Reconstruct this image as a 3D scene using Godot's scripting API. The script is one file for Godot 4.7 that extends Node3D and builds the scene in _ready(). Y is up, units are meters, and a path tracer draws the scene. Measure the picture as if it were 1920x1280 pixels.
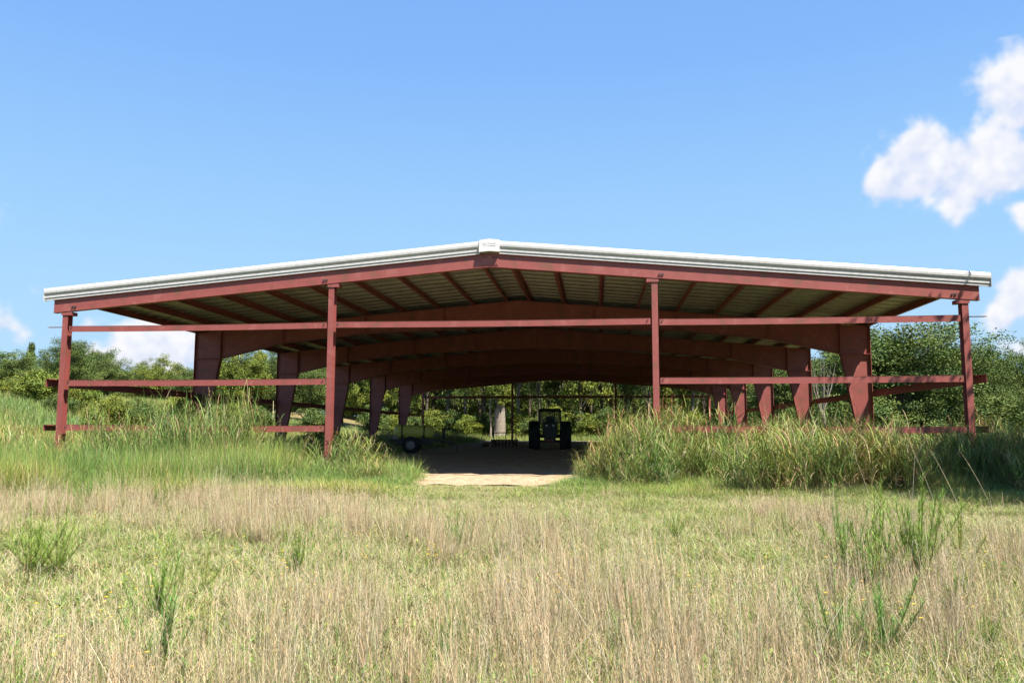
extends Node3D
# A long open-sided red steel shed in an overgrown meadow on a sunny day.
# x to the right, y up, the shed's front gable stands at z = 0 and the shed runs back along -z.

var rng := RandomNumberGenerator.new()
var M := {}
var used_names := {}
var patch := FastNoiseLite.new()
var patch2 := FastNoiseLite.new()

const BAY := 7.62
const LEN := 45.5
const SLOPE := 0.0876
const SUN_TO := Vector3(0.45, 1.0, 0.42)

# ------------------------------------------------------------------ mesh builder
class MB:
	var v := PackedVector3Array()
	var n := PackedVector3Array()
	var c := PackedColorArray()
	var col := Color.WHITE
	func tri(a: Vector3, b: Vector3, d: Vector3) -> void:
		var nn := (d - a).cross(b - a).normalized()
		v.append(a); v.append(b); v.append(d)
		n.append(nn); n.append(nn); n.append(nn)
		c.append(col); c.append(col); c.append(col)
	func tri_n(p: Array, w: Array) -> void:   # three corners with their normals, wound to face outwards
		var o := [0, 1, 2]
		if (p[2] - p[0]).cross(p[1] - p[0]).dot(w[0] + w[1] + w[2]) < 0.0: o = [0, 2, 1]
		for j in o:
			v.append(p[j]); n.append(w[j]); c.append(col)
	func quad(a: Vector3, b: Vector3, d: Vector3, e: Vector3) -> void:
		tri(a, b, d); tri(a, d, e)
	func hexa(p: Array) -> void:   # 0-3 round one end, 4-7 round the other
		var m := Vector3.ZERO
		for q in p: m += q / 8.0
		for f in [[0, 1, 2, 3], [4, 5, 6, 7], [0, 1, 5, 4], [1, 2, 6, 5], [2, 3, 7, 6], [3, 0, 4, 7]]:
			var a: Vector3 = p[f[0]]; var b: Vector3 = p[f[1]]; var d: Vector3 = p[f[2]]; var e: Vector3 = p[f[3]]
			if (d - a).cross(b - a).dot((a + d) * 0.5 - m) > 0.0: quad(a, b, d, e)
			else: quad(e, d, b, a)
	func box(at: Vector3, s: Vector3, b := Basis()) -> void:
		var p := []
		for z in [-0.5, 0.5]:
			for q in [[-0.5, -0.5], [0.5, -0.5], [0.5, 0.5], [-0.5, 0.5]]:
				p.append(at + b * Vector3(q[0] * s.x, q[1] * s.y, z * s.z))
		hexa(p)
	func plate(q: Array, t: Vector3) -> void:   # a flat four-sided plate with thickness vector t
		hexa([q[0] - t / 2, q[1] - t / 2, q[2] - t / 2, q[3] - t / 2, q[0] + t / 2, q[1] + t / 2, q[2] + t / 2, q[3] + t / 2])
	func bar(a: Vector3, b: Vector3, w: float, h: float, up := Vector3.UP) -> void:
		var d := (b - a).normalized()
		if absf(d.dot(up)) > 0.98: up = Vector3.RIGHT
		var s := d.cross(up).normalized() * w / 2
		var u := s.cross(d).normalized() * h / 2
		hexa([a - s - u, a + s - u, a + s + u, a - s + u, b - s - u, b + s - u, b + s + u, b - s + u])
	func tube(path: Array, radii: Array, sides := 8, capped := true) -> void:
		var rings := []
		var side := Vector3.ZERO
		for i in path.size():
			var d: Vector3 = (path[mini(i + 1, path.size() - 1)] - path[maxi(i - 1, 0)]).normalized()
			if side == Vector3.ZERO: side = d.cross(Vector3.UP if absf(d.y) < 0.9 else Vector3.RIGHT).normalized()
			side = (side - d * side.dot(d)).normalized()
			var up := side.cross(d)
			var r := []
			for k in sides:
				var a := TAU * k / sides
				r.append((side * cos(a) + up * sin(a)))
			rings.append(r)
		for i in path.size() - 1:
			for k in sides:
				var k2 := (k + 1) % sides
				var p00: Vector3 = path[i] + rings[i][k] * radii[i]
				var p01: Vector3 = path[i] + rings[i][k2] * radii[i]
				var p10: Vector3 = path[i + 1] + rings[i + 1][k] * radii[i + 1]
				var p11: Vector3 = path[i + 1] + rings[i + 1][k2] * radii[i + 1]
				tri_n([p00, p11, p01], [rings[i][k], rings[i + 1][k2], rings[i][k2]])
				tri_n([p00, p10, p11], [rings[i][k], rings[i + 1][k], rings[i + 1][k2]])
		if capped:
			for e in [0, path.size() - 1]:
				for k in sides:
					tri(path[e], path[e] + rings[e][k] * radii[e], path[e] + rings[e][(k + 1) % sides] * radii[e])
	func lathe(profile: Array, at: Vector3, b: Basis, sides := 16) -> void:   # profile of (radius, height) turned about b.y
		for i in profile.size() - 1:
			var p0: Vector2 = profile[i]
			var p1: Vector2 = profile[i + 1]
			var t := (p1 - p0).normalized()
			for k in sides:
				var q := []
				var w := []
				for e in [[p0, k], [p1, k], [p1, k + 1], [p0, k + 1]]:
					var a: float = TAU * e[1] / sides
					var o := Vector3(cos(a), 0, sin(a))
					q.append(at + b * (o * e[0].x + Vector3(0, e[0].y, 0)))
					w.append((b * (o * t.y - Vector3(0, t.x, 0))).normalized())
				tri_n([q[0], q[1], q[2]], [w[0], w[1], w[2]])
				tri_n([q[0], q[2], q[3]], [w[0], w[2], w[3]])
	func leaf(p: Vector3, d: Vector3, s: Vector3, l: float, w: float) -> void:
		var m := p + d * l * 0.45
		var a := m - s * w / 2
		var b := m + s * w / 2
		var e := p + d * l
		tri(p, a, e); tri(p, e, b)
	func mesh(mat: Material) -> ArrayMesh:
		var arr := []
		arr.resize(Mesh.ARRAY_MAX)
		arr[Mesh.ARRAY_VERTEX] = v; arr[Mesh.ARRAY_NORMAL] = n; arr[Mesh.ARRAY_COLOR] = c
		var m := ArrayMesh.new()
		m.add_surface_from_arrays(Mesh.PRIMITIVE_TRIANGLES, arr)
		m.surface_set_material(0, mat)
		return m

# ------------------------------------------------------------------ naming and tagging
func numbered(called: String) -> String:
	var k: int = used_names.get(called, 0)
	used_names[called] = k + 1
	return called if k == 0 else "%s_%03d" % [called, k]

func tag(o: Node, label := "", category := "", group := "", kind := "") -> void:
	if label: o.set_meta("label", label)
	if category: o.set_meta("category", category)
	if group: o.set_meta("group", group)
	if kind: o.set_meta("kind", kind)

func thing(called: String, label: String, category: String, at := Vector3.ZERO, turn := 0.0, group := "", kind := "") -> Node3D:
	var o := Node3D.new()
	o.name = numbered(called)
	add_child(o)
	o.position = at; o.rotation.y = turn
	tag(o, label, category, group, kind)
	return o

func inst(called: String, m: Mesh, parent: Node, at := Vector3.ZERO, turn := 0.0) -> MeshInstance3D:
	var o := MeshInstance3D.new()
	o.name = called
	o.mesh = m
	o.position = at
	o.rotation.y = turn
	parent.add_child(o, true)
	return o

func part(called: String, b: MB, mat: Material, parent: Node) -> MeshInstance3D:
	return inst(called, b.mesh(mat), parent)

# ------------------------------------------------------------------ ground shape
func ss(a: float, b: float, x: float) -> float:
	var t := clampf((x - a) / (b - a), 0.0, 1.0)
	return t * t * (3.0 - 2.0 * t)

func ground(x: float, z: float) -> float:
	var h := -0.02 * clampf(z, 0.0, 20.0) + 0.0077 * clampf(-z, 0.0, 60.0)
	h += (3.0 * ss(-13.0, -36.0, x) + 2.0 * ss(-36.0, -95.0, x)) * ss(12.0, -22.0, z)
	return h

func at(x: float, z: float, up := 0.0) -> Vector3:
	return Vector3(x, ground(x, z) + up, z)

# ------------------------------------------------------------------ materials
func noise_tex(sd: int, freq: float, cols: Array, size := 512, octaves := 4) -> ImageTexture:
	var f := FastNoiseLite.new()
	f.seed = sd; f.frequency = freq; f.fractal_octaves = octaves
	var g := f.get_seamless_image(size, size, false, false, 0.15, true)
	g.convert(Image.FORMAT_L8)
	var src := g.get_data()
	var lut := PackedByteArray()
	for i in 256:
		var t := clampf((i / 255.0 - 0.2) / 0.6, 0.0, 0.999) * (cols.size() - 1)
		var k := int(t)
		var cc: Color = cols[k].lerp(cols[k + 1], t - k)
		cc = cc.linear_to_srgb()
		lut.append(int(clampf(cc.r, 0, 1) * 255)); lut.append(int(clampf(cc.g, 0, 1) * 255)); lut.append(int(clampf(cc.b, 0, 1) * 255))
	var out := PackedByteArray()
	out.resize(size * size * 3)
	for i in size * size:
		var q := src[i] * 3
		out[i * 3] = lut[q]; out[i * 3 + 1] = lut[q + 1]; out[i * 3 + 2] = lut[q + 2]
	return ImageTexture.create_from_image(Image.create_from_data(size, size, false, Image.FORMAT_RGB8, out))

func mat(called: String, lin: Color, rough := 0.7, metal := 0.0) -> StandardMaterial3D:
	var m := StandardMaterial3D.new()
	m.resource_name = called
	m.albedo_color = lin.linear_to_srgb()
	m.roughness = rough
	m.metallic = metal
	M[called] = m
	return m

func textured(called: String, tex: Texture2D, tile: float, rough := 0.7, metal := 0.0) -> StandardMaterial3D:
	var m := mat(called, Color(1, 1, 1), rough, metal)
	m.albedo_texture = tex
	m.uv1_triplanar = true
	m.uv1_world_triplanar = true
	m.uv1_scale = Vector3.ONE / tile
	return m

func leafy(called: String, lin: Color, through: float, rough := 0.65) -> StandardMaterial3D:
	var m := mat(called, lin, rough)
	m.vertex_color_use_as_albedo = true
	m.backlight_enabled = true
	m.backlight = Color(through, through, through * 0.6)
	m.cull_mode = BaseMaterial3D.CULL_DISABLED
	m.metallic_specular = 0.3
	return m

func materials() -> void:
	textured("red_paint", noise_tex(3, 0.009, [Color(0.168, 0.058, 0.040), Color(0.204, 0.051, 0.044), Color(0.220, 0.055, 0.048), Color(0.228, 0.060, 0.052), Color(0.208, 0.053, 0.045), Color(0.248, 0.076, 0.066)], 1024, 6), 5.3, 0.55)
	textured("white_trim", noise_tex(7, 0.02, [Color(0.402, 0.402, 0.402), Color(0.449, 0.449, 0.449), Color(0.480, 0.480, 0.480)]), 1.7, 0.4)
	textured("roof_sheet", noise_tex(9, 0.012, [Color(0.254, 0.234, 0.193), Color(0.328, 0.307, 0.262), Color(0.361, 0.344, 0.303), Color(0.295, 0.275, 0.230)]), 2.9, 0.45, 0.2)
	textured("bark", noise_tex(11, 0.03, [Color(0.051, 0.041, 0.030), Color(0.102, 0.083, 0.061), Color(0.162, 0.136, 0.106)], 256), 0.7, 0.9)
	textured("pale_bark", noise_tex(13, 0.03, [Color(0.102, 0.081, 0.064), Color(0.230, 0.191, 0.153), Color(0.340, 0.293, 0.246)], 256), 0.9, 0.9).uv1_scale = Vector3(2.6, 0.45, 2.6)
	var gr := textured("soil", noise_tex(15, 0.02, [Color(0.088, 0.080, 0.032), Color(0.160, 0.132, 0.060), Color(0.232, 0.184, 0.096), Color(0.120, 0.120, 0.040)]), 2.6, 0.95)
	gr.metallic_specular = 0.1
	var di := textured("dirt", noise_tex(17, 0.015, [Color(0.258, 0.189, 0.125), Color(0.327, 0.245, 0.163), Color(0.378, 0.292, 0.202), Color(0.292, 0.215, 0.142), Color(0.232, 0.168, 0.107)]), 3.4, 0.95)
	di.metallic_specular = 0.1
	mat("bolt", Color(0.03, 0.025, 0.022), 0.6)
	mat("rubber", Color(0.018, 0.018, 0.018), 0.85)
	mat("dark_green", Color(0.018, 0.045, 0.018), 0.7)
	mat("black_paint", Color(0.02, 0.02, 0.02), 0.5)
	mat("rusty", Color(0.13, 0.065, 0.035), 0.85)
	mat("grey_steel", Color(0.22, 0.22, 0.21), 0.5, 0.4)
	mat("tank_yellow", Color(0.62, 0.58, 0.12), 0.45)
	mat("rim_yellow", Color(0.55, 0.40, 0.05), 0.5)
	mat("lamp_glass", Color(0.8, 0.8, 0.78), 0.15)
	mat("letter_grey", Color(0.34, 0.36, 0.38), 0.5)
	mat("red_plastic", Color(0.30, 0.02, 0.01), 0.4)
	var gl := mat("cab_glass", Color(0.08, 0.12, 0.11), 0.05)
	gl.transparency = BaseMaterial3D.TRANSPARENCY_ALPHA
	gl.albedo_color.a = 0.55
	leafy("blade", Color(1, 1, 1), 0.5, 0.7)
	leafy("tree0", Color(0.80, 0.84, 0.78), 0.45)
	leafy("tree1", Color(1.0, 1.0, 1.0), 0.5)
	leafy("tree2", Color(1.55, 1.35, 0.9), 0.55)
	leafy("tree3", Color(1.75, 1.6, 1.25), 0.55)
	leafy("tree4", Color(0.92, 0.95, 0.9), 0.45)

# ------------------------------------------------------------------ sky
func sky_colour(el: float) -> Color:   # el in degrees; radiance
	var stops := [[0.0, Color(0.54, 0.78, 1.0)], [6.0, Color(0.47, 0.74, 1.0)], [13.0, Color(0.37, 0.66, 1.0)], [25.0, Color(0.235, 0.49, 0.97)], [45.0, Color(0.15, 0.37, 0.86)], [90.0, Color(0.10, 0.29, 0.74)]]
	for i in stops.size() - 1:
		if el <= stops[i + 1][0]:
			var t: float = (el - stops[i][0]) / (stops[i + 1][0] - stops[i][0])
			return stops[i][1].lerp(stops[i + 1][1], clampf(t, 0, 1))
	return stops[-1][1]

func make_sky(level: float) -> ImageTexture:
	var w := 4096
	var h := 2048
	var img := Image.create(w, h, false, Image.FORMAT_RGBF)
	img.fill(Color(0.20, 0.19, 0.12) * level)
	for y in h / 2:
		img.fill_rect(Rect2i(0, y, w, 1), sky_colour(90.0 - (y + 0.5) * 180.0 / h) * level)
	var fn := FastNoiseLite.new()
	fn.seed = 21; fn.frequency = 14.0; fn.fractal_octaves = 4; fn.fractal_gain = 0.5
	var fine := FastNoiseLite.new()
	fine.seed = 22; fine.frequency = 60.0; fine.fractal_octaves = 3; fine.fractal_gain = 0.45
	# each cloud: a list of puffs [azimuth, elevation, radius, thickness]
	var clouds := [
		[[18.6, 15.6, 1.1, 0.9], [19.6, 16.2, 1.4, 1.0], [20.9, 17.3, 1.6, 1.0], [20.6, 15.8, 1.5, 0.9], [22.6, 16.2, 1.7, 0.85], [21.7, 18.0, 1.0, 0.9], [24.3, 16.3, 1.8, 0.85], [25.4, 17.3, 1.5, 0.6], [26.2, 16.1, 1.8, 0.85], [22.8, 13.4, 1.1, 0.62], [23.6, 14.7, 1.3, 0.65], [27.6, 15.4, 1.6, 0.8], [25.0, 14.6, 1.2, 0.5]],
		[[26.1, 20.6, 1.5, 1.0], [27.0, 19.4, 1.7, 0.8], [28.3, 20.2, 1.8, 1.0], [26.4, 18.2, 1.1, 0.5], [29.5, 18.6, 1.6, 0.9]],
		[[26.6, 12.9, 0.8, 0.8], [27.8, 12.3, 1.0, 0.8]],
		[[25.3, 7.4, 1.2, 0.9], [26.1, 8.8, 1.1, 1.0], [27.2, 8.2, 1.5, 0.9], [28.6, 9.0, 1.6, 0.9], [24.9, 6.6, 0.8, 0.6], [25.2, 5.0, 0.8, 0.6], [26.4, 4.6, 1.0, 0.6]],
		[[-38.5, 12.5, 0.7, 0.42], [-39.8, 12.8, 0.9, 0.5], [-38.8, 11.5, 0.5, 0.3]],
		[[-38.0, 6.5, 0.9, 0.6], [-39.0, 6.3, 1.1, 0.7], [-36.9, 6.0, 0.7, 0.5], [-36.4, 8.5, 0.6, 0.3]],
		[[-30.4, 6.0, 1.5, 1.0], [-28.9, 5.9, 1.8, 1.0], [-31.8, 4.6, 1.5, 0.9], [-28.1, 7.4, 1.2, 1.0], [-33.4, 6.6, 0.8, 0.6], [-27.2, 5.2, 1.6, 0.9], [-33.6, 4.6, 0.9, 0.6], [-29.6, 3.9, 1.7, 0.8]],
	]
	rng.seed = 77
	for k in 34:   # the rest of the sky carries the same scattered clouds
		var az := rng.randf_range(34.0, 316.0)
		var el := rng.randf_range(5.0, 34.0)
		var puffs := []
		for j in rng.randi_range(3, 10):
			puffs.append([az + rng.randf_range(-3.2, 3.2), el + rng.randf_range(-1.1, 1.4), rng.randf_range(0.8, 1.9), rng.randf_range(0.5, 1.0)])
		clouds.append(puffs)
	for puffs in clouds:
		var a0 := 999.0
		var a1 := -999.0
		var e0 := 999.0
		var e1 := -999.0
		for p in puffs:
			var wide: float = p[2] * 2.1 / cos(deg_to_rad(p[1]))
			a0 = minf(a0, p[0] - wide); a1 = maxf(a1, p[0] + wide)
			e0 = minf(e0, p[1] - p[2] * 2.1); e1 = maxf(e1, p[1] + p[2] * 2.1)
		var base: float = e0 + 1.2
		for y in range(int((90.0 - e1) / 180.0 * h), mini(int((90.0 - e0) / 180.0 * h), h / 2 - 2)):
			var el := 90.0 - (y + 0.5) * 180.0 / h
			var ce := cos(deg_to_rad(el))
			for xi in range(int(a0 / 360.0 * w), int(a1 / 360.0 * w)):
				var az := (xi + 0.5) * 360.0 / w
				var ra := deg_to_rad(az)
				var d := Vector3(sin(ra) * ce, sin(deg_to_rad(el)), -cos(ra) * ce)
				var dens := 0.0
				var above: float = 0.0
				for p in puffs:
					var dx: float = (az - p[0]) * ce / p[2]
					var dy: float = (el - p[1]) / p[2]
					var q := dx * dx + dy * dy
					if q < 4.5:
						var k: float = exp(-q * 1.25) * p[3]
						dens += k
						above += k * clampf(dy * 0.7 + 0.55, 0.0, 1.0)
				if dens < 0.05: continue
				var nz := fn.get_noise_3dv(d * 1.7)
				var nz2 := fine.get_noise_3dv(d)
				var thick: float = dens + nz * 0.52 + nz2 * 0.20
				var a := ss(0.16, 0.92, thick)
				if a <= 0.003: continue
				var lit := clampf(above / dens * 0.8 + nz * 0.75 + nz2 * 0.35 + 0.22, 0.0, 1.0)
				var cc := Color(0.66, 0.74, 0.96).lerp(Color(1.0, 0.99, 1.0), lit)
				var px := posmod(xi, w)
				var was := img.get_pixel(px, y)
				img.set_pixel(px, y, was.lerp(cc * level, a * 0.94))
	return ImageTexture.create_from_image(img)

# ------------------------------------------------------------------ the shed
func beam_low(x: float) -> float:   # underside of the end-wall rake beams
	return 4.339 + SLOPE * (11.778 - absf(x))

func zee(a: Vector3, b: Vector3, h: float, out: Vector3, lip := 0.07) -> MB:
	# cold-formed zee section: a web with a flange bent in at the top and one bent out at the bottom
	var m := MB.new()
	var up := Vector3(0, h / 2, 0)
	m.plate([a - up, b - up, b + up, a + up], out * 0.006)
	m.plate([a + up - out * lip, b + up - out * lip, b + up + out * 0.006, a + up + out * 0.006], Vector3(0, 0.006, 0))
	m.plate([a - up - out * 0.006, b - up - out * 0.006, b - up + out * 0.02, a - up + out * 0.02], Vector3(0, 0.006, 0))
	m.plate([a + up - out * lip - Vector3(0, 0.02, 0), b + up - out * lip - Vector3(0, 0.02, 0), b + up - out * lip, a + up - out * lip], out * 0.005)
	return m

func sagging(a: Vector3, b: Vector3, h: float, out: Vector3, sag: float) -> MB:
	var m := MB.new()
	for i in 8:
		var t0 := i / 8.0
		var t1 := (i + 1) / 8.0
		var q := zee(a.lerp(b, t0) - Vector3(0, sag * 4.0 * t0 * (1.0 - t0), 0), a.lerp(b, t1) - Vector3(0, sag * 4.0 * t1 * (1.0 - t1), 0), h, out)
		m.v.append_array(q.v); m.n.append_array(q.n); m.c.append_array(q.c)
	return m

func wide_flange(a: Vector3, b: Vector3, depth: Vector3, w: Vector3) -> MB:
	# rolled I section from a to b; depth runs from flange to flange, w across a flange
	var m := MB.new()
	var t := 0.014
	m.plate([a - depth / 2, b - depth / 2, b + depth / 2, a + depth / 2], w.normalized() * 0.01)
	for s in [-1.0, 1.0]:
		var o: Vector3 = depth * 0.5 * s
		m.plate([a + o - w / 2, b + o - w / 2, b + o + w / 2, a + o + w / 2], depth.normalized() * t)
	return m

func bolt(parent: Node, p: Vector3, r := 0.022) -> void:
	var b := MB.new()
	b.lathe([Vector2(0.0, 0.03), Vector2(r, 0.03), Vector2(r, 0.0)], p, Basis(Vector3.RIGHT, PI / 2), 6)
	part("bolt", b, M.bolt, parent)

func end_wall(shed: Node3D, z: float, inward: float, front: bool) -> void:
	var zc := Vector3(0, 0, 1)
	# posts
	for x in [-11.443, -4.132, 4.132, 11.443]:
		var foot := ground(x, z)
		var top := beam_low(x) - 0.012
		var zm: float = z + inward * 0.11
		var s: float = -signf(x)
		var b := wide_flange(Vector3(x, foot, zm), Vector3(x, top, zm), Vector3(0, 0, 0.2), Vector3(0.15, 0, 0))
		var p := part("end_post", b, M.red_paint, shed)
		var bp := MB.new()
		bp.box(Vector3(x, foot + 0.012, zm), Vector3(0.32, 0.024, 0.34))
		part("base_plate", bp, M.red_paint, p)
		var cl := MB.new()
		cl.box(Vector3(x + s * 0.05, top - 0.04, z + 0.012 * -inward), Vector3(0.30, 0.1, 0.012))
		cl.box(Vector3(x + s * 0.16, top - 0.05, zm), Vector3(0.1, 0.09, 0.2))
		part("cap_plate", cl, M.red_paint, p)
	# rake beams, one each side of the ridge
	for s in [-1.0, 1.0]:
		var a := Vector3(0.008 * s, beam_low(0) + 0.165, z + inward * 0.07)
		var e := Vector3(11.778 * s, beam_low(11.778) + 0.165, z + inward * 0.07)
		var b := MB.new()
		var u := Vector3(0, 0.165, 0)
		b.plate([a - u, e - u, e + u, a + u], Vector3(0, 0, 0.012) + Vector3.ZERO)
		for k in b.v.size(): b.v[k].z -= inward * 0.062
		for q in [-1.0, 1.0]:
			b.plate([a + u * q - zc * 0.068, e + u * q - zc * 0.068, e + u * q + zc * 0.1, a + u * q + zc * 0.1], Vector3(0, 0.012, 0))
		var rb := part("rake_beam", b, M.red_paint, shed)
		if front:
			for bx in [4.30, 11.2]:
				for k in 2:
					bolt(rb, Vector3(s * bx + k * 0.075 - 0.04, beam_low(bx) + 0.10, z + 0.002), 0.03)
			for bx in [0.09, 0.17]:
				for by in [0.07, 0.25]: bolt(rb, Vector3(s * bx, beam_low(bx) + by, z + 0.002), 0.02)
	if front:
		var sp := MB.new()
		sp.box(Vector3(0, beam_low(0) + 0.16, z + 0.004), Vector3(0.44, 0.27, 0.008))
		part("splice_plate", sp, M.red_paint, shed)

func build_shed() -> void:
	var shed := thing("steel_shed", "long open-sided red steel shed with low gabled roof and white rake trim", "shed")
	end_wall(shed, 0.0, -1.0, true)
	end_wall(shed, -LEN, 1.0, false)
	var out := Vector3(0, 0, 1)
	# front girts
	var runs := [[-11.33, -4.24, 3.912], [-11.33, -4.24, 2.464], [-11.33, -4.24, 1.279], [4.24, 11.33, 3.912], [4.24, 11.33, 2.464], [4.24, 11.33, 1.279], [-4.02, 4.02, 3.93]]
	for g in runs:
		var tilt := rng.randf_range(-0.012, 0.012)
		var gm := part("girt", sagging(Vector3(g[0], g[2] + tilt, -0.03), Vector3(g[1], g[2] - tilt, -0.03), 0.15, out, rng.randf_range(0.008, 0.03)), M.red_paint, shed)
		for e in [g[0] + 0.07, g[1] - 0.07]:
			bolt(gm, Vector3(e, g[2] + 0.03, -0.026), 0.014)
	for x in [[-11.33, -4.24], [-4.02, 4.02], [4.24, 11.33]]:
		part("girt", zee(Vector3(x[0], 3.93, -LEN + 0.03), Vector3(x[1], 3.93, -LEN + 0.03), 0.175, -out), M.red_paint, shed)
	# side girts, one length per bay, bypassing the columns
	for s in [-1.0, 1.0]:
		var o := Vector3(s, 0, 0)
		for k in 6:
			var z0 := 0.18 if k == 0 else -k * BAY
			var z1 := -(k + 1) * BAY + 0.006
			part("girt", zee(Vector3(s * 11.75, 2.464, z0), Vector3(s * 11.75, 2.464, z1), 0.19, o, 0.09), M.red_paint, shed)
		part("girt_stub", zee(Vector3(s * 11.75, 1.279, 0.16), Vector3(s * 11.75, 1.279, -0.75), 0.15, o, 0.1), M.red_paint, shed)
		var pl := MB.new()
		pl.box(Vector3(s * 11.72, 3.95, -0.04), Vector3(0.40, 0.012, 0.1))
		part("clip_plate", pl, M.red_paint, shed)
	# main frames
	for k in range(1, 6):
		var z := -k * BAY
		for s in [-1.0, 1.0]:
			var foot := ground(11.5 * s, z)
			var xo: float = 11.64 * s
			var xk: float = 10.70 * s
			var top := beam_low(11.6) + 0.33
			var topk := beam_low(10.7) + 0.33
			var kn := 3.76
			var b := MB.new()
			var zt := Vector3(0, 0, 0.01)
			var w := Vector3(0, 0, 0.105)
			b.plate([Vector3(xo, foot, z), Vector3(xo - 0.3 * s, foot, z), Vector3(xk, kn, z), Vector3(xo, kn, z)], zt)
			b.plate([Vector3(xo, kn, z), Vector3(xk, kn, z), Vector3(xk, topk, z), Vector3(xo, top, z)], zt)
			b.plate([Vector3(xo, foot, z) - w, Vector3(xo, top, z) - w, Vector3(xo, top, z) + w, Vector3(xo, foot, z) + w], Vector3(0.016, 0, 0))
			b.plate([Vector3(xo - 0.3 * s, foot, z) - w, Vector3(xk, kn, z) - w, Vector3(xk, kn, z) + w, Vector3(xo - 0.3 * s, foot, z) + w], Vector3(0.016, 0, 0))
			var colm := part("frame_column", b, M.red_paint, shed)
			var st := MB.new()
			st.plate([Vector3(xo - 0.01 * s, kn, z) - w, Vector3(xk, kn, z) - w, Vector3(xk, kn, z) + w, Vector3(xo - 0.01 * s, kn, z) + w], Vector3(0, 0.014, 0))
			part("stiffener", st, M.red_paint, colm)
			var bp := MB.new()
			bp.box(Vector3(xo - 0.15 * s, foot + 0.012, z), Vector3(0.44, 0.024, 0.3))
			part("base_plate", bp, M.red_paint, colm)
			var ep := MB.new()
			ep.plate([Vector3(xk, kn - 0.06, z) - w, Vector3(xk, topk, z) - w, Vector3(xk, topk, z) + w, Vector3(xk, kn - 0.06, z) + w], Vector3(0.04, 0, 0))
			part("end_plate", ep, M.red_paint, colm)
			# rafter, deep at the knee
			var r := MB.new()
			var xs := [10.678, 8.4, 5.4, 0.004]
			var lows := [kn + 0.01, 4.29, beam_low(5.4) + 0.33 - 0.62, beam_low(0) + 0.33 - 0.88]
			for i in 3:
				var p0 := Vector3(xs[i] * s, lows[i], z)
				var p1 := Vector3(xs[i + 1] * s, lows[i + 1], z)
				var q0 := Vector3(xs[i] * s, beam_low(xs[i]) + 0.33, z)
				var q1 := Vector3(xs[i + 1] * s, beam_low(xs[i + 1]) + 0.33, z)
				r.plate([p0, p1, q1, q0], zt)
				r.plate([p0 - w, p1 - w, p1 + w, p0 + w], Vector3(0, 0.014, 0))
				r.plate([q0 - w, q1 - w, q1 + w, q0 + w], Vector3(0, 0.014, 0))
			var ra := part("rafter", r, M.red_paint, shed)
			for x in [8.4, 5.4, 2.6]:
				var q := MB.new()
				var lo: float = lerpf(lows[2], lows[3], (5.4 - x) / 5.4) if x < 5.4 else (lows[1] if x > 6 else lows[2])
				q.box(Vector3(x * s, (lo + beam_low(x) + 0.33) / 2, z), Vector3(0.012, beam_low(x) + 0.30 - lo, 0.19))
				part("web_stiffener", q, M.red_paint, ra)
	# purlins, one length per bay
	for s in [-1.0, 1.0]:
		for x in [0.42, 1.6, 2.85, 4.1, 5.4, 6.7, 8.0, 9.3, 10.55, 11.66]:
			for k in 6:
				var z0 := -0.16 if k == 0 else -k * BAY - 0.002
				var z1 := -(k + 1) * BAY + 0.002 if k < 5 else -LEN + 0.16
				var y: float = beam_low(x) + 0.33 + 0.1
				var b := MB.new()
				var p0 := Vector3(x * s, y, z0)
				var p1 := Vector3(x * s, y, z1)
				var up := Vector3(0, 0.1, 0)
				var o := Vector3(s, 0, 0)
				b.plate([p0 - up, p1 - up, p1 + up, p0 + up], o * 0.005)
				b.plate([p0 - up - o * 0.075, p1 - up - o * 0.075, p1 - up, p0 - up], Vector3(0, 0.005, 0))
				b.plate([p0 + up, p1 + up, p1 + up + o * 0.07, p0 + up + o * 0.07], Vector3(0, 0.005, 0))
				part("purlin", b, M.red_paint, shed)
	# roof sheets with a tall rib at each seam, eave to ridge, seventy-five a side
	var pw := (LEN + 0.2) / 75.0
	for s in [-1.0, 1.0]:
		var b := MB.new()
		var prof := [Vector2(-pw / 2, 0.0), Vector2(-0.11, 0.0), Vector2(-0.10, 0.012), Vector2(-0.085, 0.012), Vector2(-0.06, 0.075), Vector2(0.0, 0.085), Vector2(0.06, 0.075), Vector2(0.085, 0.012), Vector2(0.10, 0.012), Vector2(0.11, 0.0), Vector2(pw / 2, 0.0)]
		for i in prof.size() - 1:
			var a0 := Vector3(0.003 * s, beam_low(0) + 0.537 + prof[i].y, prof[i].x)
			var a1 := Vector3(0.003 * s, beam_low(0) + 0.537 + prof[i + 1].y, prof[i + 1].x)
			var d := Vector3(11.93 * s, -11.93 * SLOPE, 0)
			if s > 0: b.quad(a0, a0 + d, a1 + d, a1)
			else: b.quad(a1, a1 + d, a0 + d, a0)
		var m := b.mesh(M.roof_sheet)
		for k in 75:
			inst("roof_panel", m, shed, Vector3(0, 0, 0.1 - pw * (k + 0.5)))
	# ridge cap
	var rc := MB.new()
	var yr := beam_low(0) + 0.635
	for s in [-1.0, 1.0]:
		rc.plate([Vector3(0, yr, 0.1), Vector3(0, yr, -LEN - 0.1), Vector3(0.3 * s, yr - 0.3 * SLOPE, -LEN - 0.1), Vector3(0.3 * s, yr - 0.3 * SLOPE, 0.1)], Vector3(0, 0.004, 0))
	part("ridge_cap", rc, M.white_trim, shed)
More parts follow.
